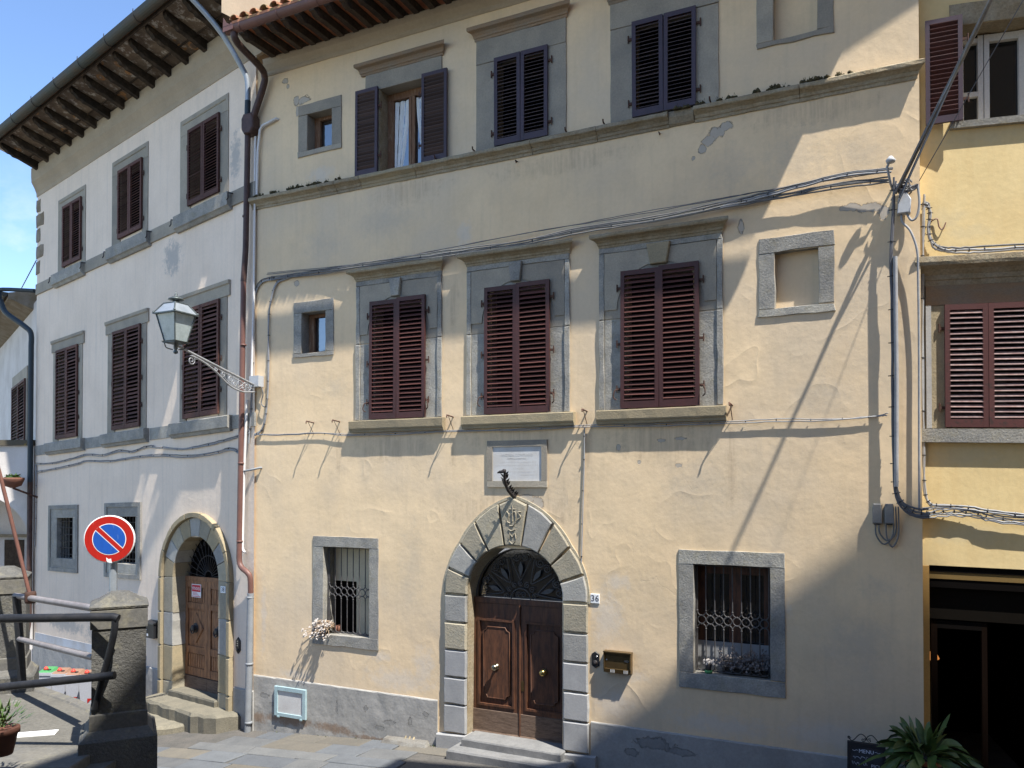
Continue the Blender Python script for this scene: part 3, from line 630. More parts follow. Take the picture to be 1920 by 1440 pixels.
# middle row: three large windows
for (U0, U1, su0, su1, Sl, Sr, ku0, ku1, jl) in ((2.38, 4.09, 2.69, 3.80, 2.29, 4.155, 3.10, 3.32, 7.04), (4.56, 6.33, 4.90, 6.025, 4.50, 6.42, 5.29, 5.59, 7.03), (6.80, 8.60, 7.14, 8.285, 6.775, 8.65, 7.54, 7.87, 7.06)):
    w = MB().box(su0, su1, -.28, -.27, 5.7, 7.8).make('window', dark, M, house)
    # flat inner architrave, raised outer fillet
    hu0, hu1 = su0 + .09, su1 - .09
    stoneblock('lintel', U0 + .08, U1 - .08, 7.68, 8.05, -.22, .012, stone, M, w)
    for (a, e) in ((U0 + .08, hu0), (hu1, U1 - .08)):
        stoneblock('jamb', a, e, 5.722, jl, -.22, .010, stone, M, w); stoneblock('jamb', a, e, jl + .004, 7.677, -.22, .010, stone_b, M, w)
    stoneblock('fillet', U0 + .0, U1, 8.052, 8.13, -.1, .032, stone, M, w, c=.012)
    for (a, e) in ((U0, U0 + .079), (U1 - .079, U1)):
        stoneblock('fillet', a, e, 5.722, jl - .002, -.1, .034, stone, M, w, a=.007, c=.014); stoneblock('fillet', a, e, jl + .003, 8.049, -.1, .03, stone, M, w, c=.012)
    cornice(M, w, U0 + .02, U1 - .02, 8.132, 8.315, .17, stone_d)
    km = (ku0 + ku1) / 2; kw = .10 if ku0 < 7 else .15
    MB().poly([(km - kw * .78, 7.80), (km + kw * .78, 7.80), (km + kw * 1.15, 8.10), (km - kw * 1.15, 8.10)], 0, .085, .012).make('keystone', stone if ku0 < 7 else stone_t, M, w)
    mm = (hu0 + hu1) / 2; rr = (hu1 - hu0) / 2 + .16
    for s_ in (-1, 1):
        e = (U1 - .082) if s_ > 0 else (U0 + .082); aa = math.acos(min(1, abs(e - mm) / rr)) if abs(e - mm) < rr else 0.0
        a1 = math.pi / 2 - .12; arc_ = [(mm + s_ * rr * math.cos(aa + (a1 - aa) * k / 7), 7.20 + rr * math.sin(aa + (a1 - aa) * k / 7)) for k in range(8)]
        arc_ = [q for q in arc_ if q[1] < 8.03]
        MB().poly([(e, 8.046)] + [(e, arc_[0][1])] + arc_ + [(arc_[-1][0], 8.046)], .005, .026, .004).make('spandrel', stone_b, M, w)
    sp = [(-.1, 5.515), (.075, 5.515), (.085, 5.55), (.10, 5.565), (.108, 5.585), (.11, 5.705), (.10, 5.718), (-.1, 5.722)]
    MB().prof(sp, Sl, Sr, seg=14, jit=.0025).make('sill', stone_t, M, w)
    mid = (su0 + su1) / 2
    shutter(M, house, su0, mid - .004, 5.735, 7.765 - .02, .038, 26, shut_br, shut_old, hinge=(-1, (6.02, 6.68, 7.5)))
    shutter(M, house, mid + .004, su1, 5.735, 7.765, .038, 26, shut_br, shut_old, hinge=(1, (6.02, 6.68, 7.5)))
    for (hu, du) in ((su0 - .02, -.05), (su1 + .02, .05)):
        MB().tube(bez([(hu, .06, 6.02), (hu + du, .11, 6.0), (hu + du * 1.4, .12, 5.9), (hu + du * .6, .10, 5.86)], 4), .009, 5).make('shutter_hook', rust, M, house)
for u in (2.02, 4.30, 6.60, 8.72, 1.45):
    MB().tube([(u, 0, 5.72), (u - .01, .19, 5.74), (u, .21, 5.70)], .012, 5).tube([(u + .0, .0, 5.52), (u, .16, 5.73)], .006, 4).make('shutter_stay', rust, M, house)

# ground floor windows with wrought grilles
def grille(inn, nb, o, zr, m):
    u0, u1, z0, z1 = inn; gr = MB().tube([(u0 + .012, o, z0 + .024), (u1 - .012, o, z0 + .024), (u1 - .012, o, z1 - .028), (u0 + .012, o, z1 - .028), (u0 + .012, o, z0 + .024)], .010, 5)
    gr = gr.make('grille', m, M, house)
    p = (u1 - u0 - .06) / nb; r = p * .46; c = zr
    us = [u0 + .03 + p * i for i in range(nb + 1)]
    top, bot = c + r + p * .55, c - r - p * .55
    for u in us:
        MB().tube([(u, o, top), (u, o, z1 - .02)], .0085, 6).tube([(u, o, z0 + .03 + p * .4), (u, o, bot)], .0085, 6).lathe((u, o, top - .01), [(.008, 0), (.016, .012), (.008, .026)], 6).lathe((u, o, bot - .016), [(.008, 0), (.016, .012), (.008, .026)], 6).make('bar', m, M, gr)
    for a, e in zip(us, us[1:]):
        cu = (a + e) / 2; n = 12; R_ = p / 2
        b = MB().tube([(cu + r * math.cos(2 * math.pi * k / n), o, c + r * math.sin(2 * math.pi * k / n)) for k in range(n + 1)], .008, 5, cap=False)
        b.tube([(cu - R_ * math.cos(math.pi * k / 8), o, top - (p * .55) * math.sin(math.pi * k / 8)) for k in range(9)], .008, 5)
        b.tube([(cu - R_ * math.cos(math.pi * k / 8), o, bot + (p * .55) * math.sin(math.pi * k / 8)) for k in range(9)], .008, 5)
        b.tube([(cu - R_ * math.cos(math.pi * k / 8), o, z0 + .03 + p * .4 - (p * .4) * math.sin(math.pi * k / 8)) for k in range(9)], .008, 5)
        b.lathe((cu, o, c + r - .004), [(.006, 0), (.013, .010), (.006, .02)], 6).lathe((cu, o, c - r - .016), [(.006, 0), (.013, .010), (.006, .02)], 6)
        b.make('ring', m, M, gr)
    return gr
w = MB().box(1.66, 2.68, -.34, -.325, 1.95, 3.55).make('window', dark, M, house)
reveal_frame(M, w, (1.455, 2.85, 1.80, 3.71), (1.68, 2.66, 1.99, 3.53), stone, depth=.33, c=.006)
MB().box(1.70, 2.66, -.30, -.285, 2.90, 3.52).box(2.18, 2.66, -.30, -.285, 1.99, 2.90).make('blind', blind, M, w)
grille((1.70, 2.66, 1.99, 3.53), 7, -.10, 2.74, irong)
w = MB().box(8.16, 9.23, -.34, -.325, 1.95, 3.53).make('window', glass, M, house)
reveal_frame(M, w, (7.975, 9.40, 1.77, 3.705), (8.18, 9.21, 1.98, 3.51), stone, depth=.33, c=.006)
for (a, e) in ((8.18, 8.30), (8.62, 8.78), (9.09, 9.21)): MB().box(a, e, -.325, -.28, 1.98, 3.51).make('stile', wood_d, M, w)
MB().box(8.18, 9.21, -.325, -.276, 3.36, 3.51).make('rail', wood_d, M, w)
MB().box(8.182, 9.208, -.262, -.245, 1.985, 2.40).make('privacy_board', boardg, M, w)
grille((8.18, 9.21, 1.98, 3.51), 8, -.10, 2.72, irong)

# ------------------------------------------------------------------ arched doorway of the cream house
AC = 5.395
OJ = [(1.215, 2.85), (1.16, 3.276), (.94, 3.68), (.67, 4.03), (.245, 4.316)]
IJ = [(.828, 2.85), (.785, 3.14), (.64, 3.395), (.43, 3.575), (.142, 3.67)]
def arcmid(p, q, c, n):
    """points between p and q, bulged to lie on the arc about c"""
    out = []
    rp, rq = math.hypot(p[0] - c[0], p[1] - c[1]), math.hypot(q[0] - c[0], q[1] - c[1])
    tp, tq = math.atan2(p[1] - c[1], p[0] - c[0]), math.atan2(q[1] - c[1], q[0] - c[0])
    for i in range(1, n):
        t = i / n; r = rp + (rq - rp) * t; a = tp + (tq - tp) * t; out.append((c[0] + r * math.cos(a), c[1] + r * math.sin(a)))
    return out
cen = (AC, 2.85)
for s_ in (-1, 1):
    F_ = lambda p: (AC + s_ * p[0], p[1])
    for i in range(4):
        a, b_, c_, d_ = F_(OJ[i]), F_(OJ[i + 1]), F_(IJ[i + 1]), F_(IJ[i])
        pts = [a] + arcmid(a, b_, cen, 4) + [b_] + [c_] + arcmid(c_, d_, cen, 4) + [d_]
        # pull the block in from its joints
        cx, cz = sum(p[0] for p in pts) / len(pts), sum(p[1] for p in pts) / len(pts)
        ang = math.atan2(cz - cen[1], cx - cen[0]); T = (-math.sin(ang), math.cos(ang)); hw = max(abs((p[0] - cx) * T[0] + (p[1] - cz) * T[1]) for p in pts)
        pts = [(p[0] - T[0] * .019 * ((p[0] - cx) * T[0] + (p[1] - cz) * T[1]) / hw * 1.2, p[1] - T[1] * .019 * ((p[0] - cx) * T[0] + (p[1] - cz) * T[1]) / hw * 1.2) for p in pts]
        fine_ = []
        for (p_, q_) in zip(pts, pts[1:] + pts[:1]):
            m_ = max(1, int(math.hypot(q_[0] - p_[0], q_[1] - p_[1]) / .09)); fine_ += [(p_[0] + (q_[0] - p_[0]) * k / m_ + rnd(.004), p_[1] + (q_[1] - p_[1]) * k / m_ + rnd(.004)) for k in range(m_)]
        MB().poly(fine_, -.28, .062 + rnd(.004), .014).make('voussoir', arch_t if (i + (s_ > 0)) % 3 != 1 else arch_g, M, house)
    for j, (z0, z1) in enumerate(((.62, 1.075), (1.085, 1.51), (1.52, 1.955), (1.965, 2.395), (2.405, 2.84))):
        u0, u1 = sorted((AC + s_ * 1.235, AC + s_ * .838)) if j < 2 else sorted((AC + s_ * 1.222, AC + s_ * .832))
        MB().poly(jag(u0, u1, z0 + .011, z1 - .011, .004, .09), -.28, .062 + rnd(.004), .014).make('jamb_block', stone_w if j < 3 else (arch_t if (j + (s_ > 0)) % 2 else arch_g), M, house)
    u0, u1 = sorted((AC + s_ * 1.36, AC + s_ * .82))
    MB().poly([(u0, -.3), (u1, -.3), (u1, .61), (u0 if s_ < 0 else u1, .61), (u0, .56)] if False else [(u0, -.3), (u1, -.3), (u1, .612), (u0, .585)], -.3, .10, .012).make('jamb_base', stone_w, M, house)
# backing ring that shows in the joints
ring_o = [(AC - 1.20, -.2), (AC - 1.20, 2.85)]; oL = [(AC - p[0] * .985, p[1]) for p in OJ]; oR = [(AC + p[0] * .985, p[1]) for p in reversed(OJ)]
iL = [(AC - p[0], p[1]) for p in IJ]; iR = [(AC + p[0], p[1]) for p in reversed(IJ)]
def fulloff(lst, n=4):
    out = [lst[0]]
    for a, b_ in zip(lst, lst[1:]): out += arcmid(a, b_, cen, n) + [b_]
    return out
OA = [(AC - 1.20, -.2)] + fulloff(oL + [(AC, 4.40)] + oR) + [(AC + 1.20, -.2)]
IA = [(AC - .845, -.2)] + fulloff([(p[0] + (.015 if p[0] < AC else -.015), p[1]) for p in iL] + [(p[0] + (.015 if p[0] < AC else -.015), p[1]) for p in iR]) + [(AC + .845, -.2)]
def strip(A, B, o0, o1, name, m, fac, par):
    n = min(len(A), len(B)); 
    A = [A[int(i * (len(A) - 1) / (n - 1) + .5)] for i in range(n)]; B = [B[int(i * (len(B) - 1) / (n - 1) + .5)] for i in range(n)]
    b = MB(); v = [(p[0], o1, p[1]) for p in A] + [(p[0], o1, p[1]) for p in B] + [(p[0], o0, p[1]) for p in A] + [(p[0], o0, p[1]) for p in B]
    f = []
    for i in range(n - 1): f += [(i, i + 1, n + i + 1, n + i), (2 * n + i + 1, 2 * n + i, 3 * n + i, 3 * n + i + 1), (n + i, n + i + 1, 3 * n + i + 1, 3 * n + i), (i + 1, i, 2 * n + i, 2 * n + i + 1)]
    b.add(v, f); return b.make(name, m, fac, par)
strip(OA, IA, -.55, -.004, 'arch_core', stone_d, M, house)
# thin pale fillet outside the arch
FO = [(AC + (p[0] - AC) * 1.045, 2.85 + (p[1] - 2.85) * 1.035 if p[1] > 2.85 else p[1]) for p in OA]
FI = [(AC + (p[0] - AC) * 1.012, 2.85 + (p[1] - 2.85) * 1.008 if p[1] > 2.85 else p[1]) for p in OA]
strip(FO[1:-1], FI[1:-1], -.01, .026, 'arch_fillet', arch_t, M, house)
key = MB().poly([(AC - .235, 4.31), (AC, 4.415), (AC + .235, 4.31), (AC + .132, 3.67), (AC - .132, 3.67)][::-1], -.28, .066, .02).make('keystone', arch_t, M, house)
b = MB()   # carved marks on the keystone: the letters of a monogram with a cross, and a second monogram below
b.tube([(AC, .07, 4.30), (AC, .07, 4.05)], .012, 5).tube([(AC - .05, .07, 4.24), (AC + .05, .07, 4.24)], .010, 5)
b.tube(bez([(AC - .02, .07, 4.16), (AC + .04, .07, 4.20), (AC + .06, .07, 4.10), (AC + .02, .07, 3.99), (AC - .05, .07, 3.98)], 5), .011, 5)
b.tube(bez([(AC - .10, .07, 4.20), (AC - .06, .07, 4.15), (AC - .09, .07, 4.05), (AC - .04, .07, 4.02)], 5), .011, 5)
b.tube(bez([(AC + .15, .07, 4.20), (AC + .10, .07, 4.19), (AC + .14, .07, 4.12), (AC + .09, .07, 4.08)], 5), .012, 5)
b.tube(bez([(AC - .07, .07, 3.93), (AC - .02, .07, 3.90), (AC + .05, .07, 3.93)], 5), .010, 5)
b.tube([(AC - .06, .07, 3.78), (AC - .045, .07, 3.87), (AC, .07, 3.80), (AC + .045, .07, 3.87), (AC + .06, .07, 3.78)], .011, 5)
b.tube(bez([(AC - .05, .07, 3.74), (AC, .07, 3.70), (AC + .05, .07, 3.75)], 5), .010, 5)
b.make('carved_monogram', arch_t, M, key)

# the door itself: two leaves under an iron fanlight
fan = MB()
arc = [(AC - .80, 2.80)] + [(AC + .80 * math.cos(math.pi - math.pi * k / 16), 2.82 + .80 * math.sin(math.pi * k / 16)) for k in range(17)] + [(AC + .80, 2.80)]
fan.poly([(p[0] * 1.0, p[1]) for p in arc], -.31, -.30)
fan = fan.make('fanlight', glass, M, house)
fo = -.245; FC = (AC, 2.80)
MB().tube([(FC[0] + .79 * math.cos(math.pi * k / 20), fo, FC[1] + .80 * math.sin(math.pi * k / 20)) for k in range(21)], .014, 6).make('rim', irong, M, fan)
MB().tube([(FC[0] + .17 * math.cos(math.pi * k / 12), fo, FC[1] + .17 * math.sin(math.pi * k / 12)) for k in range(13)], .009, 6).make('hub_arc', irong, M, fan)
b = MB()
for k in range(7):   # small scrolls round the hub
    a = math.pi * (k + .5) / 7; b.tube(spiral(FC[0] + .25 * math.cos(a), FC[1] + .25 * math.sin(a), fo, .05, 1.4, a), .0065, 5)
b.tube(spiral(FC[0] - .05, FC[1] + .07, fo, .05, 1.5, 0), .006, 5).tube(spiral(FC[0] + .05, FC[1] + .07, fo, .05, 1.5, math.pi, -1), .006, 5)
b.make('scroll_cluster', irong, M, fan)
for k in range(5):
    a0 = math.pi * (k) / 5; a1 = math.pi * (k + 1) / 5; am = (a0 + a1) / 2
    pa = lambda r, a: (FC[0] + r * math.cos(a), fo, FC[1] + r * math.sin(a))
    MB().tube(bez([pa(.31, am - .02), pa(.45, a0 + .14), pa(.68, a0 + .05)], 5), .008, 5).tube(bez([pa(.31, am + .02), pa(.45, a1 - .14), pa(.68, a1 - .05)], 5), .008, 5).make('spoke', irong, M, fan)
    for sgn in (-1, 1):
        c_ = pa(.67, am + sgn * .105); MB().tube(spiral(c_[0], c_[2], fo, .072, 1.6, am + math.pi / 2, sgn), .0085, 5).make('scroll', irong, M, fan)
    lp = [pa(.36, am), pa(.46, am - .075), pa(.52, am - .07), pa(.60, am), pa(.52, am + .07), pa(.46, am + .075)]
    MB().poly([(p[0], p[2]) for p in lp], fo - .004, fo + .006).make('leaf', irong, M, fan)
DO = -.265
MB().box(AC - .83, AC + .83, DO, DO + .07, 2.715, 2.80).make('transom', wood_d, M, house)
for s_ in (-1, 1):
    u0, u1 = sorted((AC + s_ * .832, AC + s_ * .004))
    lf = MB().box(u0, u1, DO, DO + .03, .58, 2.715)
    lf = lf.make('door_leaf', wood_d, M, house)
    lb = MB(); t = DO + .055
    lb.box(u0, u0 + .085, DO + .03, t, 1.0, 2.46).box(u1 - .085, u1, DO + .03, t, 1.0, 2.46).box(u0, u1, DO + .03, t, 2.46, 2.71).box(u0 + .085, u1 - .085, DO + .03, t, 1.0, 1.06)
    lb.make('stile_frame', wood_d, M, lf)
    MB().prof([(DO + .03, .66), (DO + .062, .66), (DO + .062, .985), (DO + .055, .997), (DO + .03, .998)], u0, u1).make('kick_board', wood_g, M, lf)
    MB().prof([(DO + .03, .585), (DO + .085, .585), (DO + .085, .63), (DO + .065, .655), (DO + .03, .658)], u0, u1).make('drip_rail', wood_g, M, lf)
    p0, p1 = u0 + .085, u1 - .085
    fr = MB()
    for (a, e, z0, z1) in ((p0, p0 + .035, 1.06, 2.46), (p1 - .035, p1, 1.06, 2.46), (p0 + .035, p1 - .035, 2.425, 2.46), (p0 + .035, p1 - .035, 1.06, 1.095)): fr.box(a, e, DO + .03, DO + .072, z0, z1)
    fr.make('panel_moulding', wood_d, M, lf)
    m0, m1, z0, z1, c_ = p0 + .10, p1 - .10, 1.19, 2.33, .07
    octo = [(m0 + c_, z0), (m1 - c_, z0), (m1 - c_ * .7, z0 + c_ * .7), (m1, z0 + c_), (m1, z1 - c_), (m1 - c_ * .7, z1 - c_ * .7), (m1 - c_, z1), (m0 + c_, z1), (m0 + c_ * .7, z1 - c_ * .7), (m0, z1 - c_), (m0, z0 + c_), (m0 + c_ * .7, z0 + c_ * .7)]
    pn = MB().poly(octo, DO + .03, DO + .05, .01); pn.make('panel', wood_d, M, lf)
    MB().tube([(p[0], DO + .048, p[1]) for p in octo + octo[:1]], .013, 5).make('panel_bead', wood_d, M, lf)
    ku = (u0 + u1) / 2
    MB().lathe((ku, DO + .05, 1.70), [(.05, 0), (.055, .012), (.022, .02), (.018, .05), (.045, .065), (.052, .085), (.045, .105), (.02, .118)], 14, axis='o').make('knob', brass_o if s_ < 0 else brass, M, lf)
    if s_ > 0:
        MB().box(u0 + .02, u0 + .075, DO + .055, DO + .062, 1.36, 1.52).make('lock_plate', bronze, M, lf)
MB().tube([(AC, DO + .06, .64), (AC, DO + .06, 2.71)], .018, 6).make('astragal', wood_d, M, house)
def step(poly, z0, z1, m, fac, par, c=.02, name='step', jit=0.0):
    """a stone step: plan polygon in (u,o)"""
    if jit:
        q = []
        for (a, b_) in zip(poly, poly[1:] + poly[:1]):
            m_ = max(1, int(math.hypot(b_[0] - a[0], b_[1] - a[1]) / .14)); q += [(a[0] + (b_[0] - a[0]) * i / m_ + rnd(jit), a[1] + (b_[1] - a[1]) * i / m_ + rnd(jit)) for i in range(m_)]
        poly = q
    n = len(poly); cu, co = sum(p[0] for p in poly) / n, sum(p[1] for p in poly) / n
    v = [(p[0], p[1], z0) for p in poly] + [(p[0], p[1], z1 - c + rnd(jit * .6)) for p in poly] + [(p[0] + (cu - p[0]) * c * .9, p[1] + (co - p[1]) * c * 2.2, z1) for p in poly]
    f = [tuple(range(n)), tuple(2 * n + i for i in range(n))] + [(r * n + i, r * n + (i + 1) % n, (r + 1) * n + (i + 1) % n, (r + 1) * n + i) for r in range(2) for i in range(n)]
    return MB().add(v, f).make(name, m, fac, par)
MB().box(AC - .84, AC + .84, -.5, -.175, .3, .60).make('threshold', stone_w, M, house)
step([(4.60, -.3), (4.60, .26), (6.27, .26), (6.27, -.3)], .30, .635, step_m, M, house, .02, 'step', .004)
step([(4.47, -.2), (4.47, .50), (6.43, .50), (6.43, -.2)], .1, .515, step_m, M, house, .025, 'step', .006)

# ------------------------------------------------------------------ eaves of the cream house
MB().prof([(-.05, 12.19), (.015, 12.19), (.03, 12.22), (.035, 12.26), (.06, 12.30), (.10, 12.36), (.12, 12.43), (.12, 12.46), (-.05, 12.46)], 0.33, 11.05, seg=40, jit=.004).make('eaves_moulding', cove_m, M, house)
RP = [(-.1, 12.60), (-.1, 12.44), (.30, 12.44), (.55, 12.435), (.70, 12.425), (.76, 12.405), (.83, 12.42), (.88, 12.455), (.93, 12.46), (.955, 12.50), (.955, 12.565), (-.1, 12.585)]
for k in range(16):
    u = .60 + .307 * k
    b = MB(); n = len(RP); w_ = .052
    v = [(u - w_, o_, z_) for o_, z_ in RP] + [(u + w_, o_, z_) for o_, z_ in RP]
    b.add(v, [tuple(range(n)), tuple(n + i for i in reversed(range(n)))] + [(i, (i + 1) % n, n + (i + 1) % n, n + i) for i in range(n)])
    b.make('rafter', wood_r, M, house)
    if k < 15: MB().box(u - .15, u + .153, .0, 1.0, 12.578, 12.60).make('soffit_tile', terra, M, house)
MB().box(5.36, 11.25, -.1, 1.0, 12.575, 12.60).make('soffit_slab', terra, M, house)
MB().box(.46, .52, -.1, 1.0, 12.50, 12.60).make('verge_mortar', plinthm, M, house)
b = MB(); sl_ = .30
pr = [(1.02, 12.602), (1.02, 12.66), (-7.0, 12.66 + 8.0 * sl_), (-7.0, 12.602)]
b.prof(pr, .46, 11.25); b.make('roof', terra_l, M, house)
for k in range(24):   # curved tiles along the roof edge
    u = .53 + .225 * k; b = MB(); n = 8; v = []
    for (o_, z_, r) in ((1.06, 12.665, .085), (.62, 12.80, .075)):
        for i in range(n + 1):
            a = math.pi * i / n; v.append((u + r * math.cos(a), o_, z_ + r * .9 * math.sin(a)))
        for i in range(n + 1):
            a = math.pi * i / n; v.append((u + (r - .015) * math.cos(a), o_, z_ + (r - .015) * .9 * math.sin(a)))
    q = n + 1
    f = [(i, i + 1, 2 * q + i + 1, 2 * q + i) for i in range(n)] + [(q + i + 1, q + i, 3 * q + i, 3 * q + i + 1) for i in range(n)] + [(i + 1, i, q + i, q + i + 1) for i in range(n)]
    b.add(v, f, True); b.make('roof_tile', terra_l, M, house)
gp = [(1.04 + .085 + .085 * math.cos(math.pi + math.pi * k / 10), 12.455 + .095 * math.sin(math.pi + math.pi * k / 10)) for k in range(11)]
gp2 = [(1.04 + .085 + .079 * math.cos(math.pi + math.pi * k / 10), 12.455 + .088 * math.sin(math.pi + math.pi * k / 10)) for k in range(11)]
gut = MB().prof(gp + [(gp[-1][0] + .006, gp[-1][1] + .008)] + gp2[::-1], .46, 11.25).make('gutter', copper, M, house)
for u in (.80, 1.62, 2.44, 3.26, 4.08):
    MB().tube([(u, 1.04 + .085 + .089 * math.cos(math.pi + math.pi * k / 10), 12.455 + .099 * math.sin(math.pi + math.pi * k / 10)) for k in range(11)], .007, 5).make('gutter_bracket', copper, M, gut)
MB().poly([(.45, 12.37), (.46, 12.62), (.53, 12.52), (.61, 12.47), (.63, 12.50), (.68, 12.45), (.68, 12.38)], 1.205, 1.213).make('end_plate', copper, M, gut)

# ------------------------------------------------------------------ things on the cream house
pq = root('marble_plaque', 'white marble memorial plaque in a grey stone frame above the arched door', 'plaque', M, (5.445, 0, 4.58))
for (a, e, z0, z1) in ((4.93, 5.025, 4.68, 5.215), (5.865, 5.96, 4.68, 5.215)): MB().poly([(a, z0), (e, z0), (e, z1), (a, z1)], 0, .03, .004).make('frame_side', stone_b, M, pq)
for (z0, z1) in ((4.582, 4.678), (5.217, 5.315)): MB().poly([(4.93, z0), (5.96, z0), (5.96, z1), (4.93, z1)], 0, .03, .004).make('frame_rail', stone_b, M, pq)
sl2 = MB().box(5.025, 5.865, 0, .012, 4.68, 5.215).make('slab', marble, M, pq)
text('lettering', 'QUI NACQUE', .036, M, (5.445, .0135, 5.15), pq, inkg, .0004)
text('lettering', 'ANDREA CONTUCCI', .058, M, (5.445, .0135, 5.085), pq, inkg, .0004)
text('lettering', 'DETTO IL SANSOVINO', .032, M, (5.445, .0135, 5.03), pq, inkg, .0004)
b = MB()
for (z, a, e) in ((4.975, 5.13, 5.77), (4.925, 5.07, 5.83), (4.875, 5.38, 5.54), (4.825, 5.12, 5.78), (4.775, 5.52, 5.80)):
    u = a
    while u < e:
        b.box(u, u + random.uniform(.010, .022), .0122, .0128, z - .009, z + .010); u += random.uniform(.026, .036)
b.make('worn_lettering', inkg, M, pq, kind='stuff')

tor = root('iron_torch_holder', 'dark leafy iron bracket jutting out above the arch keystone', 'bracket', M, (AC + .02, 0, 4.44))
path = bez([(AC + .02, 0, 4.42), (AC + .0, .10, 4.47), (AC - .015, .22, 4.56), (AC - .005, .33, 4.68), (AC + .02, .39, 4.80)], 6)
MB().tube(path, [.034 - .0007 * i for i in range(len(path))], 7).make('stem', iron, M, tor)
for k in range(18):
    p = path[1 + int(k * 1.2)]; s_ = 1 if k % 2 else -1
    MB().add([(p[0], p[1], p[2] - .02), (p[0] + s_ * .05, p[1] - .01, p[2] + .03), (p[0] + s_ * .075, p[1] + .01, p[2] + .085), (p[0] + s_ * .02, p[1] + .012, p[2] + .05), (p[0], p[1] + .03, p[2] + .02)], [(0, 1, 3), (1, 2, 3), (0, 3, 4), (0, 4, 1), (4, 3, 1)]).make('leaf', iron, M, tor)
MB().lathe((AC + .02, .40, 4.82), [(.02, -.02), (.03, -.01), (.03, .03), (.015, .04)], 9).tube([(AC + .03, .40, 4.825), (AC - .05, .42, 4.815), (AC - .085, .43, 4.80)], [.024, .022, .006], 8).make('head', iron, M, tor)

def tile_no(s, fac, base, label, w=.14, h=.14, fs=.13):
    r_ = root('house_number', label, 'house number', fac, base)
    MB().poly([(base[0] - w / 2, base[2]), (base[0] + w / 2, base[2]), (base[0] + w / 2, base[2] + h), (base[0] - w / 2, base[2] + h)], base[1], base[1] + .012, .003).make('tile', white, fac, r_)
    text('digits', s, fs, fac, (base[0], base[1] + .0135, base[2] + h / 2), r_, inkd, .0006); return r_
tile_no('36', M, (6.725, .004, 2.86), 'white tile with number 36 right of the arched door')
bl = root('doorbell_panel', 'dark oval bronze bell plate right of the arched door', 'doorbell', M, (6.73, 0, 1.90))
MB().poly([(6.67, 1.94), (6.73, 1.90), (6.79, 1.94), (6.79, 2.11), (6.73, 2.15), (6.67, 2.11)], 0, .018, .006).make('plate', black, M, bl)
MB().lathe((6.73, .018, 1.985), [(.035, 0), (.034, .012), (.02, .018), (.0, .02)], 12, axis='o').make('bell_dome', iron, M, bl)
MB().lathe((6.755, .018, 2.075), [(.011, 0), (.011, .008), (.004, .01)], 10, axis='o').make('button', chrome, M, bl)
mb_ = root('letterbox', 'bronze wide letterbox with hooded slot on the cream wall', 'letterbox', M, (7.09, 0, 1.87))
MB().prof([(0, 1.88), (.095, 1.88), (.10, 1.935), (.085, 1.94), (.085, 2.12), (.10, 2.17), (.09, 2.18), (0, 2.18)], 6.885, 7.295).make('case', bronze, M, mb_)
MB().box(6.885, 6.90, .085, .106, 1.94, 2.17).make('hood', bronze, M, mb_)
MB().box(7.28, 7.295, .085, .106, 1.94, 2.17).make('hood', bronze, M, mb_)
MB().box(6.88, 7.30, .0, .115, 2.172, 2.188).make('lid', bronze, M, mb_)
MB().poly([(7.19, 2.05), (7.26, 2.045), (7.265, 2.07), (7.24, 2.08), (7.20, 2.078)], .084, .090).make('label_window', chrome, M, mb_)
MB().lathe((6.93, .084, 2.06), [(.012, 0), (.012, .006), (.003, .008)], 10, axis='o').make('lock', chrome, M, mb_)
for k in range(4):
    for a in (6.99, 7.19): MB().box(a + k * .018, a + k * .018 + .008, .098, .102, 1.885, 1.93).make('vent_slot', meterd, M, mb_)
mt = root('meter_cabinet', 'pale blue framed meter hatch in the grey plinth', 'meter hatch', M, (.985, .03, .43))
MB().box(.70, 1.27, .03, .055, .50, .90).make('door', meterd, M, mt)
for (a, e, z0, z1) in ((.63, .70, .44, .97), (1.27, 1.34, .44, .97), (.70, 1.27, .90, .97), (.70, 1.27, .44, .50)): MB().poly([(a, z0), (e, z0), (e, z1), (a, z1)], .03, .075, .006).make('frame', meterf, M, mt)
for u in (.70, 1.22): MB().box(u, u + .05, .06, .085, .42, .445).make('hinge', meterf, M, mt)
MB().add([(3.02, .03, .30), (3.9, .03, .34), (3.92, .20, .345), (3.5, .23, .33), (3.0, .17, .305), (3.05, .03, .40), (3.85, .03, .43), (3.85, .15, .40), (3.5, .18, .39), (3.05, .13, .385)], [(0, 1, 2, 3, 4), (5, 6, 7, 8, 9), (0, 1, 6, 5), (1, 2, 7, 6), (2, 3, 8, 7), (3, 4, 9, 8), (4, 0, 5, 9)]).make('mortar_heap', rubble, M, house)
for u in (3.42, 3.50, 3.58): MB().tube([(u, .02, .44), (u, .10, .36)], .018, 7).make('pipe_stub', stone_t, M, house)

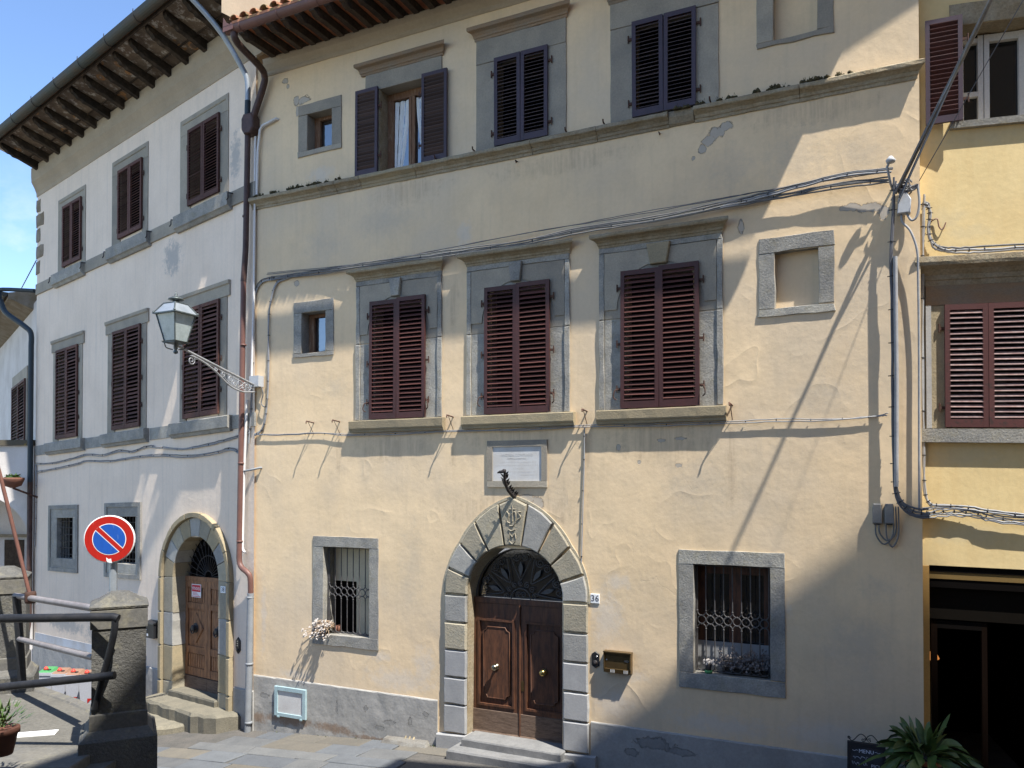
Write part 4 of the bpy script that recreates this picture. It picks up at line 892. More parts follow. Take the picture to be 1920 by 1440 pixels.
# dead plant in the left barred window
pl = root('dry_potted_plant', 'withered pale plant spilling through the left barred window', 'dead plant', M, (1.75, .0, 1.98))
MB().lathe((1.82, -.20, 1.99), [(.06, 0), (.08, .12), (.075, .12)], 10).make('pot', potb, M, pl)
st_ = MB(); hd = MB()
for k in range(70):
    a = random.uniform(-1.5, 1.3); tip = (1.72 + random.gauss(-.03, .16), .05 + random.uniform(-.06, .16), 2.08 + random.uniform(-.15, .16))
    st_.tube(bez([(1.80 + rnd(.05), -.16, 2.06), (1.77 + rnd(.06), -.04, 2.16 + rnd(.06)), tip], 3), .006, 4)
    for q in range(3):
        c_ = (tip[0] + rnd(.03), tip[1] + rnd(.03), tip[2] + rnd(.03)); r = random.uniform(.010, .020)
        hd.add([(c_[0] + r, c_[1], c_[2]), (c_[0] - r, c_[1] + r * .5, c_[2]), (c_[0], c_[1] - r, c_[2] + r), (c_[0], c_[1] + r, c_[2] - r)], [(0, 1, 2), (0, 3, 1), (1, 3, 2), (0, 2, 3)])
st_.make('dry_stems', drym, M, pl, kind='stuff'); hd.make('dry_flowers', dryl, M, pl, kind='stuff')
pl = root('dry_window_plant', 'grey dried plant filling the right barred window sill', 'dead plant', M, (8.85, -.1, 1.98))
MB().box(8.55, 9.15, -.235, -.12, 1.985, 2.06).make('trough', potd, M, pl)
st_ = MB(); hd = MB()
for k in range(120):
    tip = (8.86 + random.gauss(0, .17), -.09 + rnd(.12), 2.10 + abs(random.gauss(0, .11))); tip = (min(max(tip[0], 8.50), 9.19), tip[1], tip[2])
    st_.tube([(8.6 + random.random() * .5, -.16, 2.05), tip], .004, 4)
    for q in range(4):
        c_ = (tip[0] + rnd(.035), tip[1] + rnd(.03), tip[2] + rnd(.035)); r = random.uniform(.008, .018)
        hd.add([(c_[0] + r, c_[1], c_[2]), (c_[0] - r, c_[1] + r * .5, c_[2]), (c_[0], c_[1] - r, c_[2] + r), (c_[0], c_[1] + r, c_[2] - r)], [(0, 1, 2), (0, 3, 1), (1, 3, 2), (0, 2, 3)])
st_.make('dry_stems', dryd, M, pl, kind='stuff'); hd.make('dry_flowers', dryd, M, pl, kind='stuff')
pt = root('small_flowerpot', 'little dark pot with green saucer and pale dried flowers in right barred window', 'flowerpot', M, (8.37, -.06, 1.985))
MB().lathe((8.37, -.06, 2.0), [(.035, 0), (.05, .11), (.046, .11)], 12).make('pot', potd, M, pt)
MB().lathe((8.37, -.06, 1.986), [(.05, 0), (.058, .035), (.04, .04)], 12).make('saucer', bing, M, pt)
hd = MB()
for q in range(40):
    c_ = (8.38 + rnd(.07), -.06 + rnd(.05), 2.14 + rnd(.035)); r = .013
    hd.add([(c_[0] + r, c_[1], c_[2]), (c_[0] - r, c_[1] + r * .5, c_[2]), (c_[0], c_[1] - r, c_[2] + r), (c_[0], c_[1] + r, c_[2] - r)], [(0, 1, 2), (0, 3, 1), (1, 3, 2), (0, 2, 3)])
hd.make('dry_flowers', dryl, M, pt, kind='stuff')

# ------------------------------------------------------------------ pale house on the left
lh = root('pale_house', 'tall pale plastered house on the left with grey stone windows and deep eaves', 'house', L, (0, 0, 0))
LH = [(-8.22, -7.28, 10.40, 11.88), (-5.22, -4.22, 10.40, 11.92), (-2.17, -1.11, 10.40, 11.92), (-8.52, -7.42, 6.05, 8.25), (-5.44, -4.26, 6.05, 8.25), (-2.30, -1.10, 6.05, 8.25),
      (-8.58, -7.63, 3.02, 4.04), (-5.58, -4.42, 2.99, 4.05), (-2.76, -.98, 0.0, 3.62)]
wall('wall', L, lh, pale, (-9.98, 0.12), (-1.2, 12.75), LH)
MB().add([(-9.98, 0, -1.2), (-9.98, -8, -1.2), (-9.98, -8, 12.75), (-9.98, 0, 12.75)], [(0, 3, 2, 1)]).make('side_wall', pale, L, lh, recalc=False)
MB().add([(.42, .9, 12.9), (.42, -7.0, 12.9), (.42, -7.0, 14.5), (.42, .9, 13.60)], [(0, 1, 2, 3)]).make('gable_wall', cove_m, L, lh, recalc=False)
for i, (S, sh, sill) in enumerate((((-8.62, -7.04, 10.26, 12.16), (-8.27, -7.22, 10.37, 11.91), (-8.75, -7.03)), ((-5.64, -3.945, 10.26, 12.27), (-5.28, -4.16, 10.40, 11.97), (-5.70, -3.79)), ((-2.58, -.785, 10.26, 12.24), (-2.22, -1.06, 10.38, 11.94), (-2.65, -.64)))):
    w = MB().box(sh[0], sh[1], -.22, -.21, sh[2], sh[3]).make('window', dark, L, lh)
    MB().poly([(S[0], sh[3] - .03), (S[1], sh[3] - .03), (S[1], S[3]), (S[0], S[3])], -.2, .018, .004).make('lintel', stone_b, L, w)
    MB().box(S[0] + .10, S[1] - .10, .018, .026, S[3] - .11, S[3] - .085).make('lintel_groove', stone_d, L, w)
    MB().box(S[0], sh[0] + .05, -.2, .015, S[2], sh[3] - .033).make('jamb', stone_b, L, w); MB().box(sh[1] - .05, S[1], -.2, .015, S[2], sh[3] - .033).make('jamb', stone_b, L, w)
    MB().prof([(-.05, 9.93), (.05, 9.93), (.09, 9.98), (.125, 10.0), (.13, 10.25), (-.05, 10.26)], sill[0], sill[1], seg=8, jit=.003).make('sill', stone, L, w)
    mid = (sh[0] + sh[1]) / 2
    shutter(L, lh, sh[0], mid - .004, sh[2], sh[3], .022, 24, shut_L, shut_L, hinge=(-1, (10.6, 11.6)), gappy=.10)
    shutter(L, lh, mid + .004, sh[1], sh[2], sh[3], .022, 24, shut_L, shut_L, hinge=(1, (10.6, 11.6)), gappy=.10)
    for su in (sill[0] - .06, sill[1] + .06):
        MB().tube([(su, 0, 10.22), (su, .14, 10.20), (su + .02, .15, 10.10), (su - .02, .16, 10.06)], .012, 5).make('shutter_hook', iron, L, lh)
for (a, e) in ((-9.98, -8.753), (-7.027, -5.703), (-3.787, -2.653), (-.637, .14)):
    MB().box(a, e, -.02, .035, 9.985, 10.262).make('string_course_block', stone_b, L, lh)
    MB().box(a, e, -.02, .022, 5.70, 5.955).make('string_course_block', stone, L, lh)
for (H, sh, jm, sill) in (((-8.93, -7.05), (-8.60, -7.35, 6.035, 8.30), (-8.85, -7.15), (-9.12, -6.97)), ((-5.89, -3.87), (-5.50, -4.19, 6.035, 8.30), (-5.80, -3.96), (-5.94, -3.85)), ((-2.60, -.695), (-2.36, -1.035, 6.035, 8.275), (-2.55, -.80), (-2.80, -.60))):
    w = MB().box(sh[0], sh[1], -.22, -.21, sh[2], sh[3]).make('window', dark, L, lh)
    MB().prof([(-.2, 8.29), (.03, 8.29), (.03, 8.50), (.055, 8.52), (.06, 8.585), (-.2, 8.60)], H[0], H[1]).make('lintel', stone_b, L, w)
    MB().box(jm[0], sh[0] + .07, -.2, .016, 5.96, 8.287).make('jamb', stone_b, L, w); MB().box(sh[1] - .07, jm[1], -.2, .016, 5.96, 8.287).make('jamb', stone_b, L, w)
    MB().prof([(-.05, 5.665), (.06, 5.665), (.09, 5.72), (.125, 5.74), (.13, 5.95), (.11, 5.965), (-.05, 5.97)], sill[0], sill[1], seg=8, jit=.003).make('sill', stone, L, w)
    mid = (sh[0] + sh[1]) / 2
    shutter(L, lh, sh[0], mid - .004, sh[2], sh[3], .022, 24, shut_L, shut_L, hinge=(-1, (6.5, 7.1, 7.9)), gappy=.13)
    shutter(L, lh, mid + .004, sh[1], sh[2], sh[3] + .0, .022, 24, shut_L, shut_L, hinge=(1, (6.5, 7.1, 7.9)), gappy=.13)
for (out, inn) in (((-9.05, -7.32, 2.68, 4.36), (-8.58, -7.63, 3.02, 4.04)), ((-5.89, -4.16, 2.66, 4.37), (-5.58, -4.42, 2.99, 4.05))):
    w = MB().box(inn[0] - .05, inn[1] + .05, -.32, -.31, inn[2] - .05, inn[3] + .05).make('window', dark, L, lh)
    reveal_frame(L, w, (out[0] + .12, out[1] - .12, out[2] + .1, out[3] - .1), inn, stone, o1=.012, depth=.3, c=.004)
    for (a, e, z0, z1) in ((out[0], out[0] + .118, out[2], out[3]), (out[1] - .118, out[1], out[2], out[3]), (out[0] + .12, out[1] - .12, out[3] - .098, out[3]), (out[0] + .12, out[1] - .12, out[2], out[2] + .098)):
        MB().poly([(a, z0), (e, z0), (e, z1), (a, z1)], -.02, .035, .008).make('fillet', stone, L, w)
    u = inn[0] + .1
    while u < inn[1]:
        MB().tube([(u, -.08, inn[2]), (u, -.08, inn[3])], .011, 5).make('bar', iron, L, w); u += .155
    for k in range(6): z = inn[2] + .1 + k * .165; MB().tube([(inn[0], -.08, z), (inn[1], -.08, z)], .009, 5).make('bar', iron, L, w)
# arched doorway of the pale house
LC = (-1.89, 2.78)
def Lring(r0, r1, o0, o1, n, m, name, a0=0.0, a1=math.pi, c=.012, gap=.004, cx0=LC[0], cx1=LC[0]):
    for k in range(n):
        t0, t1 = a0 + (a1 - a0) * k / n + gap, a0 + (a1 - a0) * (k + 1) / n - gap
        P_ = [(cx1 + r1 * math.cos(t0 + (t1 - t0) * i / 4), LC[1] + r1 * math.sin(t0 + (t1 - t0) * i / 4)) for i in range(5)] + [(cx0 + r0 * math.cos(t1 + (t0 - t1) * i / 4), LC[1] + r0 * math.sin(t1 + (t0 - t1) * i / 4)) for i in range(5)]
        MB().poly(P_, o0, o1, c).make(name, m if not isinstance(m, list) else m[k % len(m)], L, lh)
Lring(1.24, 1.345, -.2, .10, 7, stone_t, 'arch_moulding', c=.014, gap=.002)
Lring(.86, 1.235, -.50, .035, 9, [arch_t, arch_g, stone_t], 'voussoir', c=.012)
for s_ in (-1, 1):
    for j, (z0, z1) in enumerate(((-.2, .62), (.625, 1.35), (1.355, 2.05), (2.055, 2.775))):
        a, e = sorted((LC[0] + s_ * 1.345, LC[0] + s_ * 1.24)); MB().poly([(a, z0), (e, z0), (e, z1), (a, z1)], -.2, .10, .03).make('jamb_moulding', stone_t, L, lh)
        a, e = sorted((LC[0] + s_ * 1.235, LC[0] + s_ * .86)); MB().poly(jag(a, e, z0, z1, .012, .15), -.50, .035, .015).make('jamb_block', [arch_t, stone_t, arch_g, arch_t][j], L, lh)
fan2 = MB().poly([(LC[0] + .95 * math.cos(math.pi * k / 14), 2.75 + .95 * math.sin(math.pi * k / 14)) for k in range(15)], -.36, -.35).make('fanlight', dark, L, lh)
for k in range(15):
    a = math.pi * (k + .5) / 15; q = lambda r: (LC[0] + r * math.cos(a), -.27, 2.78 + r * math.sin(a))
    MB().tube([q(.14), q(.84)], .008, 4).tube(spiral(q(.70)[0], q(.70)[2], -.27, .06, 1.0, a), .007, 4).make('fan_bar', iron, L, fan2)
for r in (.14, .45): MB().tube([(LC[0] + r * math.cos(math.pi * k / 14), -.27, 2.78 + r * math.sin(math.pi * k / 14)) for k in range(15)], .010, 5).make('fan_arc', iron, L, fan2)
ld = -.30
MB().box(LC[0] - .88, LC[0] + .88, ld, ld + .06, 2.70, 2.785).make('transom', wood_o, L, lh)
for s_ in (-1, 1):
    u0, u1 = sorted((LC[0] + s_ * .87, LC[0] + s_ * .004)); t = ld + .05
    lf = MB().box(u0, u1, ld, ld + .02, .42, 2.70).make('door_leaf', wood_o, L, lh)
    b = MB(); b.box(u0, u0 + .11, ld + .02, t, .74, 2.70).box(u1 - .11, u1, ld + .02, t, .74, 2.70)
    for (z0, z1) in ((.74, .90), (1.20, 1.34), (2.12, 2.24), (2.56, 2.70)): b.box(u0 + .11, u1 - .11, ld + .02, t - .003, z0, z1)
    b.make('stile_frame', wood_o, L, lf)
    MB().box(u0, u1, ld + .02, t + .012, .43, .72).make('kick_board', wood_g, L, lf)
    p0, p1 = u0 + .11, u1 - .11
    for (z0, z1) in ((.90, 1.20), (2.24, 2.56)):
        for k in range(7):
            a = p0 + .02 + (p1 - p0 - .04) * k / 7; MB().prof([(ld + .02, z0 + .02), (ld + .035, z0 + .02), (ld + .035, z1 - .02), (ld + .02, z1 - .02)], a, a + (p1 - p0 - .04) / 7 - .018).make('reed', wood_o, L, lf)
    cz, cu = 1.73, (p0 + p1) / 2; hw, hh = (p1 - p0) / 2 - .05, .32
    MB().box(p0 + .03, p1 - .03, ld + .02, ld + .03, 1.38, 2.08).make('panel', wood_o, L, lf)
    dm = [(cu, cz - hh), (cu + hw, cz), (cu, cz + hh), (cu - hw, cz)]
    MB().poly(dm, ld + .03, ld + .055, .02).make('diamond', wood_o, L, lf)
    MB().lathe((cu, ld + .05, cz), [(.10, 0), (.11, .012), (.06, .03), (.055, .06), (.075, .07), (.04, .095)], 9, axis='o', smooth=False).tube([(cu + .07 * math.cos(2 * math.pi * k / 12), t + .08, cz - .03 + .075 * math.sin(2 * math.pi * k / 12)) for k in range(13)], .014, 5).make('knocker', iron, L, lf)
sg = root('sale_sign', 'small red and white paper sign on the old wooden door', 'sign', L, (-2.30, ld + .052, 2.38))
MB().box(-2.49, -2.13, ld + .052, ld + .058, 2.36, 2.63).make('paper', white, L, sg); MB().box(-2.475, -2.145, ld + .058, ld + .060, 2.475, 2.615).make('red_band', redl, L, sg)
text('lettering', 'VENDESI', .082, L, (-2.31, ld + .0615, 2.54), sg, white, .0004)
MB().box(-2.475, -2.145, ld + .058, ld + .060, 2.372, 2.385).make('red_line', redl, L, sg)
for k in range(3): MB().box(-2.45, -2.20 - .04 * k, ld + .058, ld + .0595, 2.405 + .022 * k, 2.413 + .022 * k).make('print_line', redl, L, sg)
tile_no('38', L, (-.84, .037, 2.56), 'white tile with number 38 on the right jamb of the old door', .17, .13, .12)
bx = root('black_letterbox', 'small black letterbox left of the old wooden door', 'letterbox', L, (-3.55, 0, 1.46))
MB().box(-3.72, -3.37, 0, .12, 1.46, 1.76).make('case', black, L, bx); MB().prof([(0, 1.762), (.145, 1.762), (.14, 1.785), (0, 1.83)], -3.74, -3.35).make('lid', black, L, bx)
MB().box(-3.66, -3.60, .12, .123, 1.50, 1.55).make('sticker', white, L, bx); MB().lathe((-3.66, .12, 1.63), [(.014, 0), (.012, .008), (.003, .01)], 8, axis='o').make('lock', chrome, L, bx)
ic = root('intercom', 'black oval intercom plate right of the old wooden door', 'intercom', L, (-.37, 0, 1.44))
MB().poly([(-.44, 1.50), (-.37, 1.44), (-.30, 1.50), (-.30, 1.69), (-.37, 1.75), (-.44, 1.69)], 0, .025, .008).make('plate', black, L, ic)
for k in range(3): MB().box(-.385, -.345, .025, .031, 1.585 + k * .042, 1.605 + k * .042).make('button', chrome, L, ic)
MB().lathe((-.37, .025, 1.515), [(.034, 0), (.034, .012), (.01, .02)], 10, axis='o').make('bell_dome', iron, L, ic)
for (a, e) in ((-9.98, -3.26), (-.50, .14)): MB().prof([(0, -1.2), (.03, -1.2), (.03, .79), (.0, .81)], a, e, seg=int((e - a) / .2) + 2, jit=.005).make('plinth', plinthm, L, lh)
MB().prof([(0, .82), (.006, .82), (.006, 1.02), (0, 1.02)], -9.9, -3.9).make('plinth_band', mat('pale_blue_wash', (.50, .52, .55), (.42, .41, .40), 2, rough=.9), L, lh)
step([(-2.77, -.3), (-2.77, .10), (-1.03, .10), (-1.03, -.3)], -.1, .47, lstep, L, lh, .03, 'step', .012)
step([(-3.30, -.05), (-3.1, .52), (-1.0, .60), (-.42, .42), (-.25, .06), (-.30, -.05)], -.4, .345, lstep, L, lh, .05, 'step', .022)
step([(-3.6, .1), (-3.4, 1.02), (-1.55, .98), (-1.25, .5), (-1.25, .1)], -.5, .10, lstep, L, lh, .05, 'step', .025)
# quoins at the far corner
for k, z in enumerate((10.55, 10.95, 11.4, 11.8, 12.2)):
    wd = .42 if k % 2 else .2
    MB().poly(jag(-10.03, -9.98 + wd, z, z + .33, .02, .12), -.3, .012, .006).make('quoin', quoin, L, lh)
# eaves: cove, carved rafters, painted boards, gutter
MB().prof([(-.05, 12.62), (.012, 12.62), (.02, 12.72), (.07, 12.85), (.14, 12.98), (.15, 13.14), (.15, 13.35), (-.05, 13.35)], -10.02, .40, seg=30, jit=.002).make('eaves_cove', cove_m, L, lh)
LP = [(-.1, 13.38), (-.1, 13.19), (.10, 13.19), (.16, 13.215), (.60, 13.36), (.72, 13.375), (.78, 13.42), (.85, 13.425), (.91, 13.49), (.97, 13.515), (1.0, 13.58), (1.0, 13.63), (.12, 13.40)]
for k in range(15):
    u = -9.62 + .686 * k
    b = MB(); n = len(LP); w_ = .058
    v = [(u - w_, o_, z_) for o_, z_ in LP] + [(u + w_, o_, z_) for o_, z_ in LP]
    b.add(v, [tuple(range(n)), tuple(n + i for i in reversed(range(n)))] + [(i, (i + 1) % n, n + (i + 1) % n, n + i) for i in range(n)])
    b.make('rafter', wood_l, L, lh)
for k in range(-1, 15):
    u = -9.62 + .686 * k
    a, e = max(u + .004, -10.0), min(u + .682, .40)
    for (o0, o1) in ((.05, .36), (.363, .68), (.683, 1.06)):
        z = lambda o_: 13.385 + .262 * (o_ - .05)
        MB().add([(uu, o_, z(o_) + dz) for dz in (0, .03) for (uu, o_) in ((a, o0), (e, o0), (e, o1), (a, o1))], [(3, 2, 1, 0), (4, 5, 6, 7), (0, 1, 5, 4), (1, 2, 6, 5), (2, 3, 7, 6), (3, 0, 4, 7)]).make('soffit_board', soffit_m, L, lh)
    MB().box(a + .05, e - .06, .352, .374, 13.435, 13.468).make('batten', wood_r, L, lh)
MB().box(-10.0, .40, 1.065, 1.09, 13.56, 13.70).make('fascia', wood_r, L, lh)
b = MB(); b.prof([(1.14, 13.64), (1.14, 13.70), (-6, 14.6), (-6, 14.54)], -10.05, .40); b.make('roof', terra_l, L, lh)
gpl = [(1.09 + .11 + .11 * math.cos(math.pi + math.pi * k / 10), 13.72 + .15 * math.sin(math.pi + math.pi * k / 10)) for k in range(11)]
gpl2 = [(1.09 + .11 + .102 * math.cos(math.pi + math.pi * k / 10), 13.72 + .14 * math.sin(math.pi + math.pi * k / 10)) for k in range(11)]
gut = MB().prof(gpl + gpl2[::-1], -10.05, .30).make('gutter', verd, L, lh)
for k in range(8):
    u = -9.3 + 1.22 * k
    MB().tube([(u, 1.2 + .114 * math.cos(math.pi + math.pi * i / 10), 13.72 + .155 * math.sin(math.pi + math.pi * i / 10)) for i in range(11)] + [(u, 1.31, 13.77)], .008, 5).make('gutter_bracket', iron, L, gut)
MB().prof([(1.1, 13.60), (1.16, 13.70), (-6, 14.62), (-6, 14.45)], .40, .44).make('verge_board', wood_r, L, lh)

# ------------------------------------------------------------------ low wing at the far left
wg = root('low_wing', 'lower pale house at the far left edge with dark gutter and arched porch', 'house', FL, (0, 0, 0))
wall('wall', FL, wg, wing, (-12, .5), (-2, 9.75), [(-4.9, -2.35, 5.95, 7.75)])
w = MB().box(-7.5, -.8, -.14, -.12, 5.6, 8.2).make('window', dark, FL, wg)
MB().box(-5.1, -2.1, -.15, .03, 7.76, 8.12).make('lintel', stone_b, FL, w)
MB().box(-5.3, -4.92, -.15, .025, 5.85, 7.755).make('jamb', stone_b, FL, w); MB().box(-2.33, -2.1, -.15, .025, 5.85, 7.755).make('jamb', stone_b, FL, w)
for (a, e) in ((-4.95, -3.63), (-3.61, -2.3)): shutter(FL, wg, a, e, 5.92, 7.77, .03, 18, shut_L, shut_L)
MB().prof([(-.1, 9.55), (.05, 9.6), (.5, 9.78), (.62, 9.80), (.62, 9.98), (-3, 10.8), (-3, 9.6)], -12, -1.2).make('roof', quoin, FL, wg)
MB().prof([(.62 + .09 + .09 * math.cos(math.pi + math.pi * k / 8), 9.98 + .13 * math.sin(math.pi + math.pi * k / 8)) for k in range(9)], -12, -1.2).make('gutter', verd, FL, wg)
pp = root('dark_drainpipe', 'dark teal drainpipe running down the joint at the far left', 'drainpipe', L, (-10.05, .1, 1.0))
px_ = bez([(-10.95, .55, 9.95), (-10.9, .5, 9.75), (-10.75, .45, 9.55), (-10.2, .2, 9.15), (-10.02, .12, 8.95), (-10.0, .12, 8.6)], 4)
MB().tube(px_ + [(-10.0, .12, 5.0)], .07, 8).make('pipe', tealp, L, pp)
MB().tube([(-10.0, .12, 5.0), (-10.0, .12, 1.45), (-9.95, .15, 1.25), (-9.9, .2, 1.05)], .07, 8).make('lower_pipe', dark_pipe, L, pp)
MB().tube(bez([(-10.98, .55, 9.9), (-10.98, .55, 10.15), (-10.9, .5, 10.22), (-10.0, .05, 10.1)], 4), .055, 8).make('overflow_pipe', tealp, L, pp)
# porch in front of the wing
po = root('porch', 'pale arched porch with lichened coping below the far left window', 'porch', W, (-14.2, -19.2, 2.0))
CX_, CZ_ = -14.95, 3.16
arch = [(CX_ + 2.32 * math.cos(math.pi * k / 24), CZ_ + 1.40 * math.sin(math.pi * k / 24)) for k in range(25)]
b = MB(); top = [(-12.02, 5.58), (-17.5, 5.62)]
for k in range(24):   # front wall above the arch, as strips
    (x0, z0), (x1, z1) = arch[k], arch[k + 1]; b.add([(x0, -21.1, z0), (x0, -21.1, 5.65), (x1, -21.1, 5.65), (x1, -21.1, z1)], [(0, 1, 2, 3)])
b.box(-12.63, -12.50, -21.7, -21.1, -1.5, 5.65); b.box(-17.5, CX_ - 2.32, -22.7, -21.1, -1.5, 5.65)
b.make('arch_wall', wing, W, po, recalc=False)
b = MB()
for k in range(24):
    (x0, z0), (x1, z1) = arch[k], arch[k + 1]; b.add([(x0, -21.1, z0), (x1, -21.1, z1), (x1, -23.0, z1), (x0, -23.0, z0)], [(0, 1, 2, 3)])
b.make('vault', mat('cream_vault_plaster', (.66, .56, .38), (.58, .49, .33), 2, rough=.95), W, po, recalc=False)
MB().box(-17.5, -12.48, -22.6, -21.03, 5.65, 5.80).make('coping', mat('lichened_coping', (.10, .085, .06), (.42, .27, .05), 2.2, (.54, .6), rough=.95), W, po)
MB().box(-17.5, -12.7, -23.1, -23.02, -1.5, 5.5).make('back_wall', wing, W, po)
MB().box(-14.45, -13.9, -23.01, -22.98, -1.5, 3.0).make('door', wood_r, W, po)
MB().box(-17.3, -12.75, -23.01, -22.90, 3.08, 3.16).make('ledge', stone_d, W, po)
hp = root('hanging_pot', 'brown half round planter on a bracket beside the far left drainpipe', 'planter', W, (-12.75, -20.6, 4.5))
MB().lathe((-12.75, -20.6, 4.52), [(.05, 0), (.20, .06), (.27, .22), (.27, .27), (.2, .27)], 12).make('pot', potb, W, hp)
MB().tube([(-12.75, -20.6, 4.52), (-12.25, -20.95, 4.25)], .03, 6).make('arm', rust, W, hp)
b = MB()
for k in range(30): b.add([(-12.75 + rnd(.2), -20.6 + rnd(.1), 4.78), (-12.75 + rnd(.25), -20.6 + rnd(.1), 4.86 + rnd(.06)), (-12.75 + rnd(.2), -20.6 + rnd(.1), 4.8)], [(0, 1, 2)])
b.make('foliage', leafm, W, hp, kind='stuff')

# ------------------------------------------------------------------ yellow house on the right
yh = root('yellow_house', 'bright yellow plastered house at the right edge with a dark shop doorway', 'house', R, (0, 0, 0))
RH = [(.49, 1.5, 9.22, 10.44), (.28, 1.3, 5.35, 6.88), (.085, 1.6, -.5, 3.61)]
wall('wall', R, yh, yellow, (-.12, 6.0), (-.6, 14.6), RH)
MB().prof([(0, -.6), (.006, -.6), (.006, 3.60), (0, 3.60)], -.02, .084).make('door_strip', yellow_shaded, R, yh)
# upper window with one leaf open
w = MB().box(.45, 1.55, -.34, -.33, 9.15, 10.5).make('window', glass_d, R, yh)
MB().poly(jag(.36, 1.7, 10.44, 10.72, .006), -.3, .02, .006).make('lintel', stone_d, R, w); MB().box(.40, .49, -.3, .015, 9.215, 10.437).make('jamb', stone_d, R, w)
MB().prof([(-.3, 9.12), (.07, 9.12), (.08, 9.20), (-.3, 9.215)], .35, 1.7).make('sill', stone, R, w)
for (a, e) in ((.49, .575), (.74, .80), (.81, .87), (1.2, 1.28)): MB().box(a, e, -.33, -.26, 9.215, 10.42).make('stile', cframe, R, w)
for z in (9.215, 9.64, 10.33): MB().box(.575, .74, -.33, -.265, z, z + .06).make('rail', cframe, R, w)
MB().box(.87, 1.2, -.33, -.265, 10.33, 10.42).make('rail', cframe, R, w)
op = shutter(R, yh, .065, .475, 9.18, 10.50, .10, 20, shut_pu, shut_br, back=True, hinge=(1, (9.45, 10.2)))
op.rotation_euler = (0, 0, math.radians(-7))
# lower window
w = MB().box(.27, 1.3, -.2, -.19, 5.3, 6.95).make('window', dark, R, yh)
cornice(R, w, .06, 2.0, 7.15, 7.49, .20, stone_d)
MB().poly(jag(.06, 1.9, 6.90, 7.148, .006), -.1, .04, .006).make('frieze', stone_br, R, w)
MB().box(.035, .29, -.1, .03, 5.345, 6.897).make('jamb', stone_t, R, w); MB().box(.06, .12, .031, .05, 5.345, 6.897).make('fillet', stone_w, R, w)
MB().prof([(-.1, 5.165), (.09, 5.165), (.095, 5.335), (-.1, 5.342)], -.01, 2.0).make('sill', stone, R, w)
shutter(R, yh, .265, .742, 5.355, 6.895, .045, 21, shut_R, shut_Rs, hinge=(-1, (5.6, 6.6)))
shutter(R, yh, .748, 1.22, 5.355, 6.895, .045, 21, shut_R, shut_Rs)
# shop doorway, a dark room behind it
MB().box(.085, 1.6, -.10, -.02, 3.53, 3.608).make('header', dark, R, yh); MB().box(.085, 1.6, -.12, -.03, 3.44, 3.528).make('header_board', awn, R, yh); MB().box(.085, 1.6, -.14, -.04, 3.33, 3.437).make('header', dark, R, yh)
MB().box(.085, 1.6, -.16, -.12, 2.92, 3.328).make('transom_panel', mat('dark_transom', (.008, .0065, .005), None, rough=.9, spec=.03), R, yh)
rm = MB(); rm.box(.0, 1.7, -4.0, -3.9, -.5, 3.4).box(-.05, .0, -4, -.2, -.5, 3.4).box(1.7, 1.75, -4, -.2, -.5, 3.4).box(0, 1.7, -4, -.2, 3.30, 3.32); rm.make('shop_interior', dark, R, yh)
for (a, e) in ((.13, .20), (.70, .76)): MB().box(a, e, -.20, -.14, .4, 2.90).make('door_post', mat('dark_frame_wood', (.008, .0045, .003), None, rough=.9, spec=.03), R, yh)
MB().box(.20, .70, -.20, -.14, 2.80, 2.90).make('door_head', dark, R, yh)
lm = MB().lathe((.55, -2.2, 1.98), [(.05, 0), (.09, .03), (.05, .12), (.02, .14)], 10).make('table_lamp', lampglow, R, None); tag(lm, 'tiny warm glowing lamp inside the dark shop doorway', 'lamp')
MB().prof([(-.3, 14.55), (1.28, 14.50), (1.28, 14.62), (-6, 16.4), (-6, 14.6)], -.05, 6.3).make('roof', terra_l, R, yh)
MB().tube(bez([(.14, 0, 7.98), (.14, .02, 7.98), (.20, .03, 8.0), (.22, .03, 7.90), (.26, .03, 7.86), (.30, .02, 7.95)], 4), .008, 5).make('wire_stub', copper, R, yh)

# ------------------------------------------------------------------ pipes between the two houses
dp = root('red_brown_drainpipe', 'red brown drainpipe with hopper, grey at its foot, between the two houses', 'drainpipe', M, (-.08, .1, .1))
MB().tube(bez([(.62, 1.12, 12.38), (.62, 1.10, 12.28), (.57, .90, 12.24), (.45, .30, 12.20), (.40, .14, 12.12), (.35, .12, 11.95), (.12, .12, 11.45), (.06, .12, 11.30)], 5), .062, 10).make('upper_pipe', dark_pipe, M, dp)
MB().poly([(-.05, 11.12), (.10, 11.12), (.17, 11.22), (.17, 11.42), (.12, 11.50), (-.07, 11.50), (-.12, 11.42), (-.12, 11.22)], .02, .20, .02).make('hopper', dark_pipe, M, dp)
MB().tube([(-.03, .11, 11.14), (-.07, .11, 9.0), (-.12, .11, 8.4)], .055, 10).make('pipe', dark_pipe, M, dp)
MB().tube([(-.12, .11, 8.4), (-.15, .11, 6.0), (-.19, .11, 3.6)] + bez([(-.19, .11, 3.5), (-.19, .11, 3.2), (-.12, .12, 3.08), (.02, .13, 3.0), (.085, .12, 2.9), (.09, .11, 2.6)], 5), .052, 10).make('lower_pipe', copper, M, dp)
MB().tube([(.09, .11, 2.62), (.06, .11, 1.2), (.03, .11, .06)], .062, 10).make('foot_pipe', greyp, M, dp)
for z in (2.52, 1.30, .22): MB().lathe((.05 + .012 * z, .11, z), [(.068, 0), (.072, .02), (.068, .04)], 10).make('collar', greyp, M, dp)
for z in (9.6, 7.2, 5.0, 3.55): MB().lathe((-.075 - .018 * (9.6 - z), .11, z), [(.058, 0), (.062, .015), (.058, .03)], 10).make('collar', dark_pipe if z > 8 else copper, M, dp)
zp = root('zinc_drainpipe', 'grey zinc pipe from the left eaves into the brown hopper', 'drainpipe', L, (.0, .2, 11.3))
